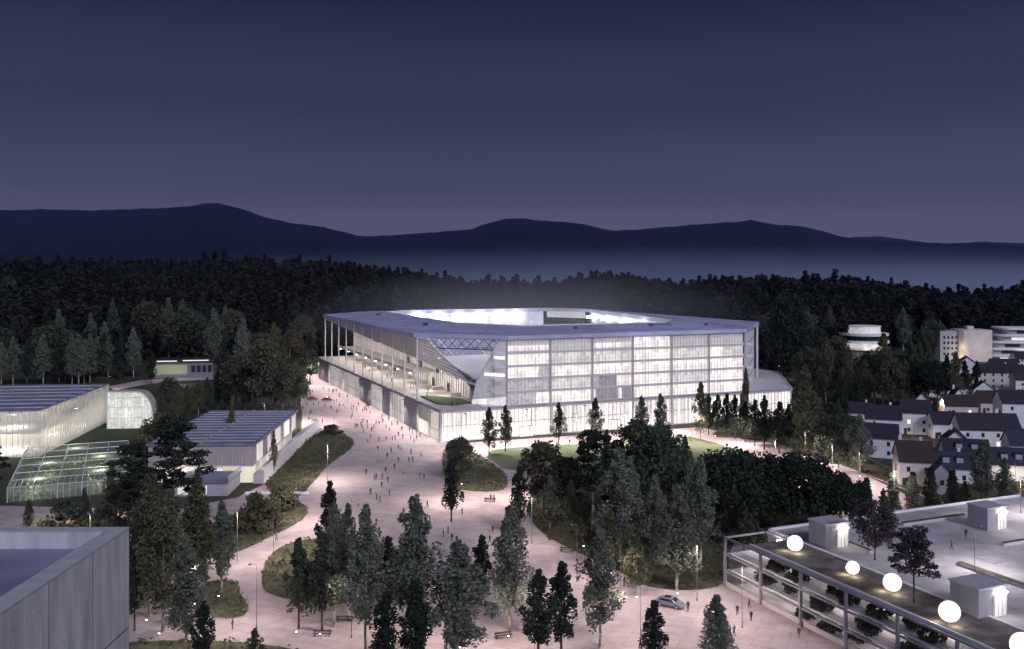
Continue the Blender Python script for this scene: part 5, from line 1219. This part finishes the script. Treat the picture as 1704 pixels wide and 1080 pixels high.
# ------------------------------------------------------------------ cars, benches
def car(x, y, rz, lab, paint):
    C_ = empty('parked_car', (x, y, .03), rz, label=lab, cat='car')
    prof = [(-2.3,.35),(-2.35,.75),(-2.2,.98),(-1.9,1.02),(-1.35,1.46),(-.2,1.52),(.55,1.45),(1.25,1.02),(2.05,.88),(2.3,.72),(2.32,.35)]
    bm = bmesh.new(); rows = []
    for s, inset in ((-.92,0),(-.80,.0),(0,0),(.80,0),(.92,0)):
        row = []
        for xx_, zz_ in prof:
            yy_ = s*(1 - max(0, zz_-.95)*.28) if abs(s) > .1 else 0; zc = zz_+(.03 if abs(s)<.1 and zz_>.5 else 0)-(.05 if abs(s)>.9 and zz_>.5 else 0)
            row.append(bm.verts.new((xx_, yy_, zc)))
        rows.append(row)
    for a in range(4):
        for i in range(len(prof)-1): bm.faces.new((rows[a][i],rows[a+1][i],rows[a+1][i+1],rows[a][i+1]))
    for r_, fl_ in ((rows[0],False),(rows[4],True)): bm.faces.new(r_ if not fl_ else r_[::-1])
    bm.faces.new([r[0] for r in rows]+[r[-1] for r in rows[::-1]])
    bmesh.ops.recalc_face_normals(bm, faces=bm.faces); me = bpy.data.meshes.new('body'); bm.to_mesh(me); bm.free(); me.materials.append(paint); body = link('body', me, C_)
    mb = MB()
    mb.plate([(.60,-.70,1.445),(.60,.70,1.445),(1.20,.76,1.09),(1.20,-.76,1.09)],(.02,0,.03)); mb.plate([(-1.40,-.68,1.44),(-1.40,.68,1.44),(-1.85,.74,1.08),(-1.85,-.74,1.08)],(-.02,0,.03))
    for s in (-1,1): mb.plate([(-1.6,s*.885,1.06),(1.0,s*.885,1.06),(.5,s*.80,1.38),(-1.2,s*.80,1.38)],(0,s*.03,0))
    mb.build('window', M['glass'], C_)
    mb = MB(); mb.box(-.9,.2,-.6,.6,1.55,1.58); mb.build('sunroof', M['glass'], C_)
    for sx in (-1.45,1.45):
        for sy in (-.86,.86):
            mb = MB(); mb.tube((sx,sy-.1,.33),(sx,sy+.1,.33),.33,.33,18); wh = mb.build('wheel', M['asphalt'], C_); mb = MB(); mb.tube((sx,sy-.115,.33),(sx,sy+.115,.33),.19,.19,12); mb.build('rim', M['steel'], wh)
    for sy in (-.7,.5):
        mb = MB(); mb.box(2.26,2.36,sy,sy+.26,.66,.80); mb.build('headlight', M['white'], C_); mb = MB(); mb.box(-2.40,-2.33,sy,sy+.24,.72,.88); mb.build('tail_light', mat('tail_red', (.3,.02,.02), .4), C_)
    return C_
silver = mat('silver_paint', (.26,.27,.31), .3, metal=.4, var=.05, scale=.5, spec=.7); redp = mat('dark_red_paint', (.25,.03,.04), .35, var=.05, scale=.5, spec=.7)
x,y,_ = gp(1115,1009); car(x,y,R(-32),'silver car with dark roof parked on the plaza near the parking deck', silver)
x,y,_ = gp(545,667); car(x,y,R(-5),'dark red car among the crowd far along the stadium side', redp)
x,y,_ = gp(533,665); car(x-3,y-2,R(10),'second red car left of the other at the stadium side', redp)
x,y,_ = gp(1290,622); car(x,y,R(60),'dark red vehicle standing behind the right podium end', redp)
def bench(px, py, rz, lab):
    x,y,_ = gp(px,py); B = empty('bench',(x,y,.03),R(rz),label=lab,cat='bench',group='benches on the plaza')
    mb = MB(); [mb.box(-1.4,1.4,-.25+i*.17,-.25+i*.17+.13,.42,.47) for i in range(3)]; mb.build('seat', M['bark'], B)
    mb = MB(); [mb.box(-1.4,1.4,.27,.31,.58+i*.16,.70+i*.16) for i in range(2)]; mb.build('backrest', M['bark'], B)
    for s in (-1.1,1.1): mb = MB(); mb.box(s-.05,s+.05,-.22,.3,0,.42); mb.box(s-.05,s+.05,.3,.36,0,.9); mb.build('leg', M['darkmetal'], B)
bench(816,1012,-30,'dark bench right of the broad grey poplar'); bench(943,919,-20,'bench by the wood edge, nearer to the bright path'); bench(922,900,-25,'bench by the wood edge, farther up the path')
bench(536,1059,0,'low dark bench in front of the oval bed trees'); bench(838,1062,20,'dark bench at the foot of the pale grey poplar')
bench(1240,758,-15,'bench beside the right path near the tree row'); bench(1215,750,-15,'second bench beside the right path nearer the stadium')
bench(573,1035,0,'bench behind the thin pale trunk by the oval bed'); bench(815,835,-10,'bench at the tip of the stadium corner bed')

# ------------------------------------------------------------------ mist
def volume(name, verts_faces, col, dens, lab, cat):
    me = bpy.data.meshes.new(name); me.from_pydata(*verts_faces); me.update()
    m = bpy.data.materials.new(name); m.use_nodes = True; t = m.node_tree; t.nodes.clear(); o = t.nodes.new('ShaderNodeOutputMaterial')
    pv = t.nodes.new('ShaderNodeVolumePrincipled'); pv.inputs['Color'].default_value = (*col,1); pv.inputs['Density'].default_value = dens; pv.inputs['Anisotropy'].default_value = 0
    t.links.new(pv.outputs[0], o.inputs['Volume']); me.materials.append(m); return link(name, me, label=lab, cat=cat, kind='stuff')
def ellipsoid(cx, cy_, cz, rx, ry, rz_, seg=40, rings=20):
    bm = bmesh.new(); bmesh.ops.create_uvsphere(bm, u_segments=seg, v_segments=rings, radius=1); 
    for v_ in bm.verts: v_.co = Vector((cx+v_.co.x*rx, cy_+v_.co.y*ry, cz+v_.co.z*rz_))
    V = [tuple(v_.co) for v_ in bm.verts]; Fc = [tuple(v_.index for v_ in f_.verts) for f_ in bm.faces]; bm.free(); return V, [], Fc
def soft(o_, loc, sc_, dens):
    o_.location = loc; o_.scale = sc_
    t = o_.data.materials[0].node_tree; tcn = t.nodes.new('ShaderNodeTexCoord'); gr = t.nodes.new('ShaderNodeTexGradient'); gr.gradient_type = 'SPHERICAL'; ml = t.nodes.new('ShaderNodeMath'); ml.operation = 'MULTIPLY'; ml.inputs[1].default_value = dens
    t.links.new(tcn.outputs['Object'], gr.inputs[0]); t.links.new(gr.outputs[0], ml.inputs[0]); t.links.new(ml.outputs[0], [n for n in t.nodes if n.type == 'PRINCIPLED_VOLUME'][0].inputs['Density'])
soft(volume('valley_mist', ellipsoid(0, 0, 0, 1, 1, 1), (.62,.76,1.0), 0, 'pale blue mist lying in the valley below the mountains', 'mist'), (800, 4000, -80), (3600, 1400, 265), .0010)
soft(volume('valley_mist_bank', ellipsoid(0, 0, 0, 1, 1, 1), (.66,.78,1.0), 0, 'denser bank of mist in the valley at the right', 'mist'), (2300, 3400, -80), (2400, 1100, 200), .0015)
fm = volume('floodlit_mist', ellipsoid(0, 0, 0, 1, 1, 1), (.9,.92,1.0), .0, 'faint glowing mist hanging over the open stadium roof', 'mist')
fm.location = (*sw(88, 125)[:2], 36); fm.scale = (120, 120, 24)
t = fm.data.materials[0].node_tree; tcn = t.nodes.new('ShaderNodeTexCoord'); gr = t.nodes.new('ShaderNodeTexGradient'); gr.gradient_type = 'SPHERICAL'; ml = t.nodes.new('ShaderNodeMath'); ml.operation = 'MULTIPLY'; ml.inputs[1].default_value = .0034
t.links.new(tcn.outputs['Object'], gr.inputs[0]); t.links.new(gr.outputs[0], ml.inputs[0]); t.links.new(ml.outputs[0], [n for n in t.nodes if n.type == 'PRINCIPLED_VOLUME'][0].inputs['Density'])
hb = MB(); hb.box(-24000, 24000, -700, 22000, -90, 1100)
hz = hb.build('haze', M['white'], label='thin even night haze filling the air between camera and mountains', cat='haze', kind='stuff')
m = bpy.data.materials.new('haze_air'); m.use_nodes = True; t = m.node_tree; t.nodes.clear(); o = t.nodes.new('ShaderNodeOutputMaterial')
pv = t.nodes.new('ShaderNodeVolumePrincipled'); pv.inputs['Color'].default_value = (.24,.36,1.0,1); pv.inputs['Density'].default_value = .000014; t.links.new(pv.outputs[0], o.inputs['Volume']); hz.data.materials[0] = m
